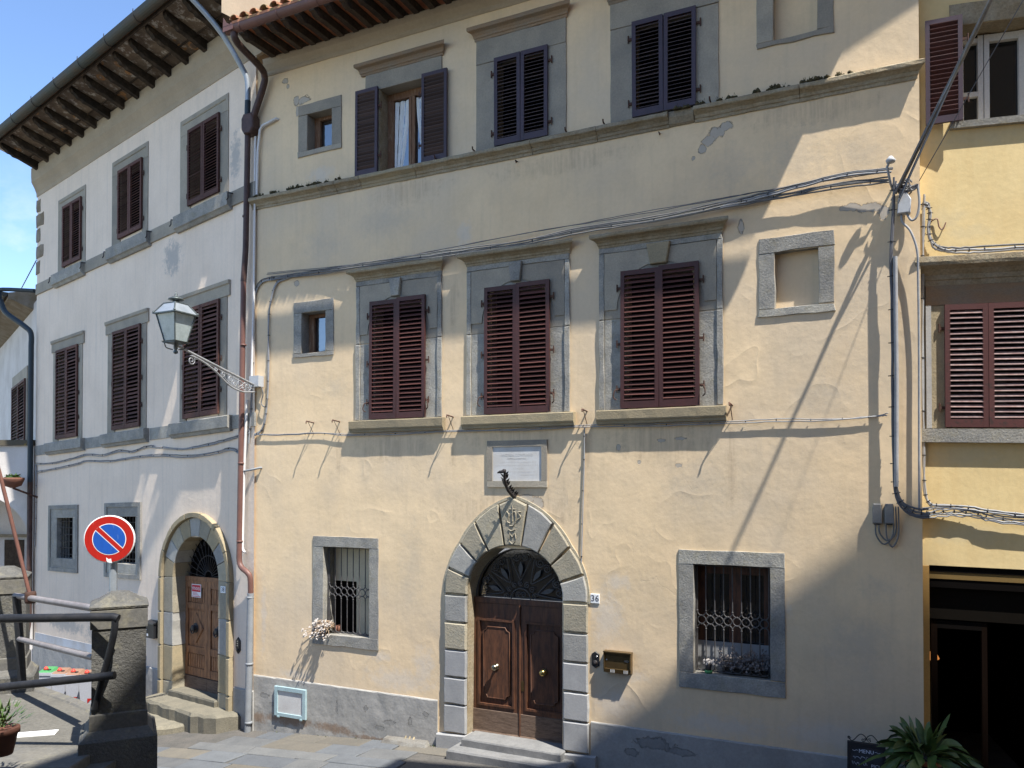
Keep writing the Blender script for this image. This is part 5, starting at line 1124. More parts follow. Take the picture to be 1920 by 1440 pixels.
MB().tube(bez([(-.5, 1.2, 13.62), (-.40, 1.10, 13.50), (-.15, .60, 12.95), (.0, .22, 12.35), (.04, .13, 12.1), (.035, .12, 11.75)], 5), .050, 9).make('pipe', zinc, L, zp)
MB().tube([(.035, .12, 11.76), (.02, .12, 11.42)], .054, 9).make('lower_pipe', tealp, L, zp)
wp = root('white_conduit', 'white plastic conduit beside the brown drainpipe', 'conduit', M, (-.1, .06, 3.3))
MB().tube([(.10, .05, 11.1), (.08, .05, 8.0), (.03, .05, 6.6)], .022, 7).make('upper_tube', pvc, M, wp)
MB().tube([(-.06, .07, 6.2), (-.12, .07, 4.95), (-.16, .07, 3.46), (-.13, .07, 3.38), (-.08, .07, 3.36)], .026, 7).make('tube', pvc, M, wp)
vp = root('vent_pipe_stub', 'short bent grey pipe poking from the cream wall near the drainpipe', 'pipe', M, (.22, 0, 4.9))
MB().tube([(.24, -.05, 4.93), (.24, .04, 4.93), (.0, .07, 4.885), (-.12, .08, 4.87)], .020, 7).make('tube', greyp, M, vp)
vp = root('overflow_pipe_stub', 'short peach coloured pipe stub high on the cream wall', 'pipe', M, (.5, 0, 11.3))
MB().tube([(.62, -.05, 11.34), (.60, .05, 11.34), (.28, .06, 11.27), (.22, .06, 11.2), (.17, .06, 10.8), (.14, .05, 10.0)], .024, 7).make('tube', pvc, M, vp)

# ------------------------------------------------------------------ cables
def sag(pts, amp=.01, n=5, o=.03):
    out = bez([(p[0], p[2] if len(p) > 2 else o, p[1]) for p in pts], n)
    return [(p[0], p[1], p[2] + rnd(amp)) for p in out]
def bundle(name, label, fac, pts, strands, m=cabl, r=.012, group=None, o=.03, ties=True, jitter=.006):
    rt = root(name, label, 'cable', fac, (pts[0][0], o, min(p[1] for p in pts)), group)
    for k in range(strands):
        q = [(p[0] + rnd(.012), p[1] + (k - (strands - 1) / 2) * r * 1.9 + rnd(.012), (p[2] if len(p) > 2 else o) + rnd(.004)) for p in pts]
        MB().tube(sag(q, jitter), r * random.uniform(.8, 1.1), 6).make('strand', m if k % 3 != 2 else cabm, fac, rt)
    if ties:
        L_ = sag(pts, 0)
        b = MB()
        for i in range(2, len(L_) - 1, 3):
            p, T = Vector(L_[i]), (Vector(L_[i + 1]) - Vector(L_[i - 1])).normalized(); h = min(r * strands * .95, r * 2.6); N_ = Vector((-T.z, 0, T.x)); N_ = N_.normalized() if N_.length > .01 else Vector((1, 0, 0))
            b.tube([p - T * .006, p + T * .006], r * 1.3 + .002, 6); b.tube([p - N_ * h, p + N_ * h], .006, 4)
        b.make('cable_ties', tie, fac, rt, kind='stuff')
    return rt
bundle('cable_bundle', 'thick grey cable bundle running along the tops of the middle window cornices', M, [(10.7, 8.49, .09), (10.0, 8.52, .09), (9.4, 8.50, .07), (8.78, 8.49, .10), (7.66, 8.42, .12), (6.6, 8.43, .10), (5.54, 8.36, .13), (4.3, 8.38, .10), (3.4, 8.37, .13), (2.4, 8.38, .11), (1.6, 8.39, .06), (1.0, 8.40, .05), (.5, 8.40, .05)], 4, r=.0115, m=cabm)
bundle('cable_bundle', 'thin dark wire strung just above the thick cornice cable bundle', M, [(10.6, 8.6, .1), (9.4, 8.60, .1), (8.78, 8.585, .1), (7.66, 8.55, .12), (6.6, 8.53, .1), (5.4, 8.50, .1), (4.2, 8.46, .1), (2.6, 8.41, .1), (.41, 8.50, .06)], 2, r=.006, m=cabd, ties=False)
bundle('cable_bundle', 'upper grey cable strands fanning out to the right wall bracket', M, [(10.72, 8.60, .12), (10.2, 8.64, .10), (9.7, 8.60, .10), (9.1, 8.53, .09), (8.6, 8.48, .1)], 3, r=.013)
bundle('thin_cable', 'thin twisted wire along the wall at sill height between the hooks', M, [(.12, 5.55), (.8, 5.53), (1.59, 5.525), (2.2, 5.49), (3.2, 5.48), (4.2, 5.49), (5.4, 5.48), (6.55, 5.49), (7.6, 5.48), (8.6, 5.49), (9.3, 5.49), (10.0, 5.48), (10.5, 5.50), (10.65, 5.52)], 2, r=.008, o=.035)
bundle('thin_cable', 'thin wire hanging straight down right of the marble plaque', M, [(6.56, 5.5), (6.56, 5.0), (6.53, 4.2), (6.52, 3.45)], 1, r=.009, o=.02)
bundle('cable_bundle', 'thick vertical cable bundle down the right end of the cream wall', M, [(10.74, 8.45, .09), (10.72, 8.1, .10), (10.70, 7.4, .10), (10.71, 6.7, .09), (10.70, 6.0, .10), (10.71, 5.36, .09), (10.72, 4.8, .09), (10.74, 4.52, .09), (10.82, 4.36, .09), (10.95, 4.28, .10), (11.1, 4.26, .12)], 4, r=.018, m=cabd)
for s_ in range(1): MB()
cond = root('grey_conduit', 'light grey conduit alongside the thick vertical cables', 'conduit', M, (10.73, .1, 6)); MB().tube([(10.745, .12, 7.5), (10.75, .12, 6.0), (10.74, .12, 4.6)], .026, 8).make('tube', cabl, M, cond)
bundle('cable_bundle', 'vertical grey cables on the yellow house beside its corner', R, [(.06, 8.3, .06), (.03, 7.9, .07), (.02, 7.2, .06), (.015, 6.0, .06), (.02, 5.0, .06), (.03, 4.55, .06), (.08, 4.40, .06), (.16, 4.37, .06), (.45, 4.36, .07), (.8, 4.31, .09), (1.3, 4.26, .1)], 2, r=.015)
bundle('cable_bundle', 'messy grey cable bundle crossing the yellow wall above the shop', R, [(-.06, 4.27, .09), (.05, 4.27, .08), (.2, 4.30, .07), (.4, 4.31, .07), (.62, 4.28, .07), (.8, 4.24, .08), (1.3, 4.2, .08)], 6, r=.012, jitter=.012)
bundle('cable_bundle', 'pair of grey cables curving down onto the yellow house cornice', R, [(.03, 8.16, .05), (.06, 8.19, .05), (.10, 8.15, .05), (.115, 8.05, .05), (.10, 7.9, .05), (.115, 7.75, .05), (.17, 7.66, .05), (.28, 7.60, .05), (.5, 7.58, .05), (.8, 7.58, .05), (1.4, 7.58, .05)], 3, r=.014)
bundle('cable_bundle', 'two grey cables looping down beside the street lamp mount', M, [(.95, 8.40), (.62, 8.33), (.48, 8.05), (.43, 7.65), (.42, 6.9), (.40, 6.3), (.36, 5.85), (.26, 5.62), (.1, 5.55)], 2, r=.014)
bundle('cable_bundle', 'grey cable bundle curving down beside the brown drainpipe', M, [(.55, 8.41), (.25, 8.38), (.10, 8.2), (.06, 7.9), (.06, 7.3), (.03, 6.6), (.0, 5.9), (-.04, 5.4)], 3, r=.013)
bundle('cable_bundle', 'upper lumpy cable along the pale house below its middle windows', L, [(-9.9, 5.48), (-8.8, 5.44), (-7.6, 5.5), (-6.83, 5.55), (-6.0, 5.50), (-5.2, 5.55), (-4.56, 5.49), (-3.9, 5.56), (-3.38, 5.53), (-2.4, 5.42), (-1.4, 5.45), (-.54, 5.53), (.0, 5.6)], 3, r=.0095, m=cabl)
bundle('cable_bundle', 'lower lumpy cable along the pale house below its middle windows', L, [(-9.9, 5.26), (-8.6, 5.30), (-7.4, 5.36), (-6.83, 5.40), (-5.6, 5.33), (-4.4, 5.36), (-3.37, 5.35), (-2.2, 5.26), (-1.2, 5.28), (-.6, 5.32), (-.2, 5.15)], 3, r=.0095, m=cabl)
bundle('cable_bundle', 'grey cables dropping beside the far left drainpipe', L, [(-9.9, 5.45), (-9.85, 5.3), (-9.84, 4.6), (-9.85, 3.9), (-9.9, 3.3)], 2, r=.013)
# the heavy overhead cable that crosses the street from the right end of the wall
Av = Vector((10.76, .12, 8.30)); V = Vector((1.208, 1.0, 2.24))
oc = root('overhead_cable', 'heavy bundled overhead cable rising from the cream wall towards the upper right', 'cable', M, tuple(Av))
for k in range(3):
    a = 2 * math.pi * k / 3; pts = []
    for i in range(46):
        t = i * .11; tw = a + t * 3.0; c_ = Av + V * t
        pts.append((c_.x + .016 * math.cos(tw), c_.y + .016 * math.sin(tw), c_.z + .012 * math.cos(tw + 1)))
    MB().tube(pts, .017 if k else .013, 6).make('strand', ocable if k != 1 else cabm, M, oc)
for (a0, b0, c0, r_) in ((-.06, .04, -.10, .009), (.02, .02, -.14, .010), (-.04, .06, -.05, .007), (.03, .04, -.08, .008)):  # extra strands added for the thin shadow streaks they throw on the wall
    pts = [tuple(Av + Vector((a0, b0, c0)) * (1 - t) + V * (t * .6)) for t in (0, .2, .4, .6, .8, 1.0)]
    MB().tube(bez(pts, 3), r_, 5).make('strand', cabd if r_ < .009 else cabl, M, oc)
ow = root('overhead_wire', 'thin black overhead wire beside the heavy overhead cable', 'wire', M, (11.0, .1, 8.2))
MB().tube([(11.02, .10, 8.42), (11.02 + 1.33 * 4, 4.1, 8.42 + 2.10 * 4)], .005, 5).make('strand', cabd, M, ow)
jb = root('junction_box', 'pale grey junction box at the knot of cables on the right end wall', 'junction box', M, (10.86, .05, 8.02))
MB().poly([(10.77, 8.03), (10.92, 8.03), (10.93, 8.20), (10.88, 8.29), (10.79, 8.29)], .03, .14, .012).make('case', boxm, M, jb)
MB().tube(bez([(10.82, .09, 8.03), (10.83, .09, 7.93), (10.92, .09, 7.80), (10.99, .09, 7.55), (11.0, .07, 7.2), (11.005, .05, 6.4), (11.0, .05, 5.4), (10.995, .05, 4.3)], 5), .014, 7).make('tail', cabl, M, jb)
MB().tube(bez([(10.88, .09, 8.03), (10.93, .09, 7.94), (10.99, .09, 7.98), (11.02, .09, 8.15), (11.0, .09, 8.38)], 5), .015, 7).make('tail', cabl, M, jb)
br = root('wall_bracket', 'iron insulator bracket with a coil clamp where the overhead cable meets the wall', 'bracket', M, (10.72, 0, 8.4))
MB().tube([(10.72, 0, 8.40), (10.70, .14, 8.42), (10.66, .20, 8.62), (10.70, .22, 8.70)], .016, 6).make('arm', ironl, M, br)
MB().lathe((10.70, .22, 8.66), [(.05, 0), (.06, .03), (.035, .06), (.02, .08)], 9).make('insulator', boxm, M, br)
b = MB()
for k in range(9): b.tube(spiral(10.86 + rnd(.04), 8.38 + rnd(.05), .10 + rnd(.06), random.uniform(.05, .10), 1.0, rnd(3)), .010, 5)
b.make('cable_coils', cabd, M, br, kind='stuff')
for k in range(9): MB().tube(bez([(10.78 + rnd(.04), .10, 8.42), (10.84 + rnd(.05), .12 + rnd(.04), 8.34 + rnd(.05)), (10.93 + rnd(.02), .08, 8.36 + rnd(.06)), (11.0, .08, 8.38 + rnd(.03))], 5), .011, 6).make('jumper', cabl if k % 2 else cabd, M, br)
for i, (u0, u1, lab) in enumerate(((10.465, 10.575, 'left grey meter box of the pair low at the right end of the cream wall'), (10.605, 10.715, 'right grey meter box of the pair, touching the vertical cables'))):
    q = root('meter_box', lab, 'meter box', M, (u0, .0, 4.13), 'paired grey boxes on the cream wall')
    MB().poly([(u0, 4.13), (u1, 4.13), (u1, 4.32), (u1 - .012, 4.385), (u0 + .012, 4.385), (u0, 4.32)], .0, .085, .012).make('case', boxd, M, q)
    MB().box(u0 + .02, u1 - .02, .03, .06, 4.115, 4.13).make('gland', tie, M, q)
lp = root('cable_loops', 'grey cable loops hanging below the pair of meter boxes', 'cable', M, (10.6, .05, 3.85))
for (a, e, d_) in ((10.50, 10.70, .27), (10.54, 10.73, .22), (10.62, 10.76, .30)):
    MB().tube(bez([(a, .05, 4.14), (a + .01, .05, 4.14 - d_ * .6), ((a + e) / 2, .05, 4.14 - d_), (e, .05, 4.14 - d_ * .5), (e, .07, 4.35)], 6), .011, 6).make('loop', cabm, M, lp)
sw = root('sky_wire', 'thin dark wire crossing the sky to the pale house corner', 'wire', L, (-10, 0, 10.9)); MB().tube([(-9.98, .02, 10.92), (-13, -.6, 10.66), (-22, -2.4, 10.0)], .014, 5).make('strand', cabd, L, sw)

# ------------------------------------------------------------------ street lamp on its scrolled bracket
lu = .18
la = root('street_lamp', 'four sided lantern street lamp on a scrolled grey iron bracket', 'street lamp', M, (lu, 0, 6.3))
MB().box(lu - .10, lu + .12, .02, .16, 6.42, 6.62).make('mount_box', boxm, M, la)
arm = MB().tube([(lu, .05, 6.43), (lu, .9, 6.645), (lu, 1.93, 6.91)], .022, 8).make('arm', ironl, M, la)
MB().tube([(lu, y, z) for (_, y, z) in bez([(0, .10, 6.33), (0, .25, 6.31), (0, .45, 6.30), (0, .75, 6.38), (0, 1.1, 6.60), (0, 1.4, 6.73), (0, 1.6, 6.78)], 6)], .016, 6).make('curved_stay', ironl, M, la)
def oscroll(o_, z_, r, turns, a0, sgn): return [(lu, p[0], p[2]) for p in spiral(o_, z_, 0, r, turns, a0, sgn)]
for (o_, z_, r, t, a0, sg_) in ((1.60, 6.70, .085, 1.7, 1.2, 1), (.30, 6.40, .09, 1.6, 2, 1), (.50, 6.43, .10, 1.7, 0, -1), (.72, 6.50, .07, 1.5, 2, 1), (.90, 6.56, .055, 1.5, 0, -1), (.40, 6.36, .05, 1.3, 1, 1), (1.05, 6.63, .04, 1.3, 1, -1), (.62, 6.42, .05, 1.3, 3, 1)):
    MB().tube(oscroll(o_, z_, r, t, a0, sg_), .0085, 5).make('scroll', ironl, M, la)
MB().tube([(lu, y, z) for (_, y, z) in bez([(0, .15, 6.36), (0, .5, 6.48), (0, .9, 6.60), (0, 1.25, 6.70), (0, 1.52, 6.74)], 5)], .008, 5).tube([(lu, y, z) for (_, y, z) in bez([(0, .35, 6.50), (0, .55, 6.36), (0, .8, 6.45), (0, .95, 6.62)], 5)], .008, 5).make('vine', ironl, M, la)
lo_ = 1.93; LS = .90
def frustum(h0, h1, z0, z1, b=None):
    h0 *= LS; h1 *= LS
    v = [(lu + sx * h, lo_ + sy * h, z) for (h, z) in ((h0, z0), (h1, z1)) for (sx, sy) in ((-1, -1), (1, -1), (1, 1), (-1, 1))]
    return v, [(0, 1, 5, 4), (1, 2, 6, 5), (2, 3, 7, 6), (3, 0, 4, 7)]
ln = MB()
v, f = frustum(.175, .30, 6.96, 7.0); ln.add(*frustum(.13, .175, 6.93, 6.96)); ln.box(lu - .14, lu + .14, lo_ - .14, lo_ + .14, 6.935, 6.955)
ln.box(lu - .25, lu + .25, lo_ - .25, lo_ + .25, 7.395, 7.415)
for (sx, sy) in ((-1, -1), (1, -1), (1, 1), (-1, 1)):
    ln.tube([(lu + sx * .12, lo_ + sy * .12, 6.95), (lu + sx * .212, lo_ + sy * .212, 7.40)], .011, 5)
    ln.tube([(lu + sx * .243, lo_ + sy * .243, 7.41), (lu + sx * .135, lo_ + sy * .135, 7.575)], .012, 5)
    ln.lathe((lu + sx * .237, lo_ + sy * .237, 7.415), [(.016, 0), (.02, .015), (.006, .035)], 6)
ln = ln.make('lantern_frame', lmetal, M, la)
v, f = frustum(.127, .225, 6.955, 7.394)
for q in f: MB().add([v[i] for i in q], [(0, 1, 2, 3)]).make('pane', lglass, M, ln)
v, f = frustum(.258, .145, 7.42, 7.572)
for q in f: MB().add([v[i] for i in q], [(0, 1, 2, 3)]).make('roof_pane', zinc, M, ln)
MB().box(lu - .135, lu + .135, lo_ - .135, lo_ + .135, 7.572, 7.588).make('roof_cap', lmetal, M, ln)
MB().lathe((lu, lo_, 7.588), [(.05, 0), (.05, .045), (.125, .06), (.12, .075), (.05, .115), (.02, .13), (.022, .15), (.012, .17), (.004, .20)], 16).make('chimney', lmetal, M, ln)
MB().lathe((lu, lo_, 6.76), [(.012, 0), (.035, .015), (.04, .04), (.02, .065), (.035, .09), (.03, .17), (.05, .175)], 12).make('stem', lmetal, M, ln)
for s_ in (-1, 1):
    MB().tube(bez([(lu + s_ * .12, lo_ + .12, 6.94), (lu + s_ * .10, lo_ + .10, 6.86), (lu + s_ * .03, lo_ + .03, 6.83)], 5), .009, 5).make('cradle', iron, M, ln)
    MB().tube(bez([(lu + s_ * .12, lo_ - .12, 6.94), (lu + s_ * .10, lo_ - .10, 6.86), (lu + s_ * .03, lo_ - .03, 6.83)], 5), .009, 5).make('cradle', iron, M, ln)
MB().tube(bez([(lu + .1, .08, 6.45), (lu + .14, .06, 6.3), (lu + .10, .06, 6.12), (lu + .2, .06, 6.05), (lu + .24, .05, 6.2)], 5), .012, 6).make('feed_cable', cabm, M, la)

# ------------------------------------------------------------------ terrace in the foreground (x, -y, z)
def w_(px, py, Y):
    """the point seen at a pixel of the photograph, Y metres in front of the camera"""
    x = (px - PX) / FPX; y = -(py - PY) / FPX
    d = Vector((x, math.cos(TH) - y * math.sin(TH), math.sin(TH) + y * math.cos(TH)))
    P = d * (Y / d.y) + Vector((0, 0, CAMZ)); return (P.x, -P.y, P.z)
TZ = 2.90
p1, p2 = (-2.50, 5.2), (-4.19, 6.75)
dirx, diry = (p2[0] - p1[0]), (p2[1] - p1[1]); ln_ = math.hypot(dirx, diry); dirx /= ln_; diry /= ln_
# walking surface, then the kerb along its edge
te = [(-2.42, 5.05), (-2.36, 5.42), (-3.22, 6.20), (-4.02, 6.80), (-4.5, 7.15), (p2[0] - 6 , p2[1] + 6), (-16, 9), (-16, -6), (-2.6, -6), (-2.6, 2.0), (-2.5, 4.2)]
v = [(p[0], -p[1], z) for z in (-1.5, TZ) for p in te]; n = len(te)
terrace = MB().add(v, [tuple(reversed(range(n))), tuple(n + i for i in range(n))] + [(i, (i + 1) % n, n + (i + 1) % n, n + i) for i in range(n)]).make('terrace', terr_m, W, None, base=(-5, -4, 0), kind='structure')
def ob(ctr, d, l, hw, z0, z1, m, name, par, c=0.012):
    """a long stone laid along direction d"""
    nx, ny = -d[1], d[0]; P_ = []
    b = MB(); v = []
    for (s0, z) in ((1, z0), (1, z1 - c), (.985, z1)):
        for (a, e) in ((-1, -1), (1, -1), (1, 1), (-1, 1)):
            h = hw if s0 == 1 else hw - c
            x = ctr[0] + d[0] * l / 2 * a * s0 + nx * h * e; y = ctr[1] + d[1] * l / 2 * a * s0 + ny * h * e; v.append((x + rnd(.004), -y, z))
    b.add(v, [(3, 2, 1, 0), (8, 9, 10, 11)] + [(r * 4 + i, r * 4 + (i + 1) % 4, (r + 1) * 4 + (i + 1) % 4, (r + 1) * 4 + i) for r in range(2) for i in range(4)])
    return b.make(name, m, W, par)
for (x0, y0, x1, y1) in ((-2.72, 5.72, -3.38, 6.30), (-3.39, 6.31, -4.10, 6.85)):
    q = math.hypot(x1 - x0, y1 - y0); ob(((x0 + x1) / 2, (y0 + y1) / 2), ((x1 - x0) / q, (y1 - y0) / q), q, .05, TZ - .3, TZ + .012, conc_s, 'kerb_stone', terrace)
for k in range(4):   # coping under the near railing
    ob((-2.95 - .8 * k, 4.88), (1, 0), .79, .19, TZ - .3, TZ + .06, conc_s, 'coping_stone', terrace)
for k in range(3):
    ob((-3.0 - .9 * k, 4.35), (1, 0), .88, .30, TZ - .6, TZ - .12, conc_s, 'coping_stone', terrace)
for k, (x, y, l) in enumerate(((-3.95, 5.30, .55), (-3.35, 5.48, .5))): ob((x, y), (.96, .28), l, .055, TZ - .01, TZ + .006, white, 'painted_strip', terrace, .002)
b = MB()
for k in range(26):
    x, y = -3.9 + rnd(.12), 5.62 + rnd(.08); a = rnd(3.1)
    b.add([(x, -y, TZ), (x + .03 * math.cos(a), -y + .03 * math.sin(a), TZ + .04), (x + .012, -y, TZ)], [(0, 1, 2)])
b.make('weeds', mat('fresh_weed', (.10, .22, .03), None, rough=.6), W, None, kind='stuff')
def pedestal(x, y, label, s=1.0):
    r_ = root('stone_pedestal', label, 'pedestal', W, (x, -y, TZ), 'railing pedestals of the terrace')
    rot = -.45
    def sq(h0, h1, z0, z1, nm, m, c=.012, rd=0):
        b = MB(); v = []; N_ = 4 if not rd else 16
        levels = ((h0, z0), (h0 if h0 == h1 else h0 + (h1 - h0) * .9, z1 - c), (h1 - c, z1)) if c else ((h0, z0), (h1, z1))
        for (h, z) in levels:
            for i in range(4):
                a = rot + math.pi / 4 + i * math.pi / 2; v.append((x + h * 1.414 * math.cos(a), -y + h * 1.414 * math.sin(a), z))
        k = len(levels)
        b.add(v, [(3, 2, 1, 0), tuple((k - 1) * 4 + i for i in range(4))] + [(q * 4 + i, q * 4 + (i + 1) % 4, (q + 1) * 4 + (i + 1) % 4, (q + 1) * 4 + i) for q in range(k - 1) for i in range(4)])
        b.make(nm, m, W, r_)
    z = TZ
    sq(.225 * s, .225 * s, z - .28, z + .14, 'plinth', conc, .015)
    sq(.205 * s, .175 * s, z + .14, z + .185, 'base_moulding', conc_s, .01)
    sq(.168 * s, .168 * s, z + .185, z + .285, 'base_block', conc_s, .008)
    sq(.157 * s, .157 * s, z + .285, z + .815, 'shaft', conc, .006)
    sq(.166 * s, .166 * s, z + .82, z + .945, 'cap_block', conc_s, .010)
    b = MB(); v = []
    prof = ((.168, .945), (.172, .958), (.166, .964), (.125, .982), (.085, 1.010), (.05, 1.034), (.01, 1.040))
    for (h, zz) in prof:
        for i in range(4):
            a = rot + math.pi / 4 + i * math.pi / 2; v.append((x + h * s * 1.414 * math.cos(a), -y + h * s * 1.414 * math.sin(a), z + zz))
    k = len(prof)
    b.add(v, [(3, 2, 1, 0), tuple((k - 1) * 4 + i for i in range(4))] + [(q * 4 + i, q * 4 + (i + 1) % 4, (q + 1) * 4 + (i + 1) % 4, (q + 1) * 4 + i) for q in range(k - 1) for i in range(4)])
    b.make('cap', conc, W, r_); return r_
pedestal(-2.51, 5.2, 'grey stone pedestal with pyramid cap in front of the no parking sign')
pedestal(-4.22, 6.75, 'grey stone pedestal with pyramid cap cut by the left edge')
nr = root('near_railing', 'dark iron handrail in front of the stone pedestals at lower left', 'railing', W, w_(100, 1440, 4.95))
MB().tube([w_(-260, 1164, 5.02), w_(0, 1160, 4.96), w_(212, 1157, 4.93), w_(222, 1160, 4.93)], .027, 10).make('top_rail', railm, W, nr)
MB().tube([w_(-260, 1312, 5.02), w_(0, 1289, 4.96), w_(215, 1266, 4.93)], .025, 10).make('lower_rail', railm, W, nr)
MB().tube(bez([w_(216, 1159, 4.93), w_(214, 1185, 4.93), w_(205, 1225, 4.95), w_(190, 1280, 4.98), w_(178, 1330, 5.0)], 5), .022, 8).make('rail_shadow_bar', railm, W, nr)  # dark bar laid along the rail's cast shadow on the pedestal
fr_ = root('far_railing', 'weathered handrail between the two stone pedestals', 'railing', W, w_(100, 1280, 6.2))
MB().tube([w_(178, 1141, 5.42), w_(36, 1118, 6.42), w_(28, 1117, 6.45)], .024, 10).make('top_rail', railg, W, fr_)
MB().tube([w_(176, 1233, 5.42), w_(36, 1198, 6.42)], .022, 10).make('lower_rail', railg, W, fr_)
MB().tube([w_(31, 1118, 6.43), w_(34, 1160, 6.43), w_(37, 1200, 6.43), w_(42, 1282, 6.43)], .032, 8).make('post', railm, W, fr_)
MB().lathe(w_(57, 1126, 6.27), [(.038, -.02), (.042, 0), (.042, .05), (.038, .07)], 10).make('clamp', rust, W, fr_)
rd = root('rust_red_rod', 'slanting rust red rod clamped to the far handrail', 'rod', W, w_(58, 1120, 6.27))
MB().tube([w_(58, 1124, 6.27), w_(0, 890, 6.25), w_(-90, 560, 6.22)], .015, 8).make('rod', rust_l, W, rd)

# no parking sign
sy = 6.1
sg = root('no_parking_sign', 'round red and blue no parking sign on a pole behind the pedestal', 'sign', W, (w_(205, 1060, sy)[0], -sy, .0))
pc = w_(205, 1011, sy)
MB().tube([(pc[0], -sy - .065, -.1), (pc[0], -sy - .065, 4.14)], .030, 12).make('pole', zinc, W, sg)
disc = D.objects.new('sign_face', None)
def dsk(name, pts, o0, o1, m, par):
    return MB().poly(pts, o0, o1).make(name, m, W, par, base=(pc[0], pc[1], pc[2]))
def circ(r, n=40): return [(pc[0] + r * math.cos(2 * math.pi * k / n), pc[2] + r * math.sin(2 * math.pi * k / n)) for k in range(n)]
o_ = pc[1]; rr = .184
plt = MB().poly(circ(rr), o_ - .022, o_, .004).make('plate', white, W, sg, base=pc)
dsk('red_ring', circ(rr - .008), o_ + .0005, o_ + .0020, red, plt)
dsk('white_line', circ(rr * .66), o_ + .0022, o_ + .0030, white, plt)
h = rr * .085; g_ = rr * .035; ri = rr * .63
for s_ in (-1, 1):
    a0 = math.asin((h + g_) / ri); P_ = [(ri * math.cos(a0 + (math.pi - 2 * a0) * k / 20), s_ * ri * math.sin(a0 + (math.pi - 2 * a0) * k / 20)) for k in range(21)]
    c_, q_ = math.cos(-math.pi / 4), math.sin(-math.pi / 4)
    dsk('blue_segment', [(pc[0] + x * c_ - y * q_, pc[2] + x * q_ + y * c_) for x, y in (P_ if s_ > 0 else P_[::-1])], o_ + .0032, o_ + .0040, blue, plt)
c_, q_ = math.cos(-math.pi / 4), math.sin(-math.pi / 4)
dsk('red_bar', [(pc[0] + x * c_ - y * q_, pc[2] + x * q_ + y * c_) for x, y in ((-ri * 1.04, -h), (ri * 1.04, -h), (ri * 1.04, h), (-ri * 1.04, h))], o_ + .0032, o_ + .0042, red, plt)
dsk('torn_sticker', [(pc[0] - .012, pc[2] - .178), (pc[0] + .02, pc[2] - .185), (pc[0] + .012, pc[2] - .15), (pc[0] - .005, pc[2] - .155), (pc[0] - .022, pc[2] - .14), (pc[0] - .02, pc[2] - .165)], o_ + .0025, o_ + .0035, white, plt)
plt.rotation_euler = (math.radians(2), 0, math.radians(12))

# recycling bins on the street
for k, (lid, lab) in enumerate(((bing, 'small grey recycling bin with green lid, leftmost of four'), (binb, 'small grey recycling bin with brown lid next to the green one'), (binb, 'third small recycling bin from the left, brown lid'), (binb, 'small recycling bin with brown lid nearest the pedestal'))):
    Y = 17.0 - .25 * k; tp = w_(92 + 25.5 * k, 1258 + 2.2 * k, Y); x, z = tp[0], tp[2]; hgt = .72; gz = z - hgt
    r_ = root('recycling_bin', lab, 'bin', W, (x, -Y, gz), 'recycling bins beside the pale house')
    b = MB(); v = []
    for (h0, h1, zz) in ((.11, .13, gz), (.14, .17, z - .06), (.155, .185, z - .06), (.155, .185, z)):
        for (sx, s2) in ((-1, -1), (1, -1), (1, 1), (-1, 1)): v.append((x + sx * h0, -Y + s2 * h1, zz))
    b.add(v, [(3, 2, 1, 0), (12, 13, 14, 15)] + [(q * 4 + i, q * 4 + (i + 1) % 4, (q + 1) * 4 + (i + 1) % 4, (q + 1) * 4 + i) for q in range(3) for i in range(4)])
    b.make('body', binw, W, r_)
    MB().add([(x - .14, -Y - .165, z + .002), (x + .14, -Y - .165, z + .002), (x + .14, -Y + .165, z + .002), (x - .14, -Y + .165, z + .002), (x - .10, -Y - .12, z + .07), (x + .10, -Y - .12, z + .07), (x + .12, -Y + .14, z + .03), (x - .12, -Y + .14, z + .03)], [(3, 2, 1, 0), (4, 5, 6, 7), (0, 1, 5, 4), (1, 2, 6, 5), (2, 3, 7, 6), (3, 0, 4, 7)]).make('lid', lid, W, r_)
    MB().lathe((x - .03, -Y + .06, z + .045), [(.05, 0), (.05, .02), (.02, .06), (.005, .065)], 8).make('knob', binr, W, r_)
    MB().lathe((x + .05, -Y + .08, z + .042), [(.04, 0), (.036, .012), (.0, .012)], 8).make('hole', black, W, r_)
    for (zz) in (z - .55, z - .38): MB().add([(x + .03, -Y + .15, zz), (x + .12, -Y + .152, zz + .10), (x + .03, -Y + .155, zz + .10)], [(0, 1, 2)]).make('reflector', red, W, r_)
# plant at the lower left edge
fp = root('left_edge_plant', 'small dark potted plant at the lower left edge', 'potted plant', W, w_(0, 1395, 4.6))
c0 = w_(2, 1368, 4.5)
MB().lathe((c0[0], c0[1], c0[2] - .14), [(.06, 0), (.085, .12), (.095, .12), (.095, .15), (.08, .15)], 14).make('pot', potb, W, fp)
b = MB()
for k in range(160):
    a = random.random() * 6.28; rr_ = random.random() ** .6; el = random.uniform(.2, 1.3)
    d = Vector((math.cos(a) * math.cos(el), math.sin(a) * math.cos(el), math.sin(el))) * .15 * rr_
    c_ = Vector(c0) + d; t2 = d.normalized() * .045; sd = Vector((-d.y, d.x, 0)).normalized() * .008
    b.add([c_ - sd, c_ + sd, c_ + t2], [(0, 1, 2)])
b.make('foliage', leafm, W, fp, kind='stuff')

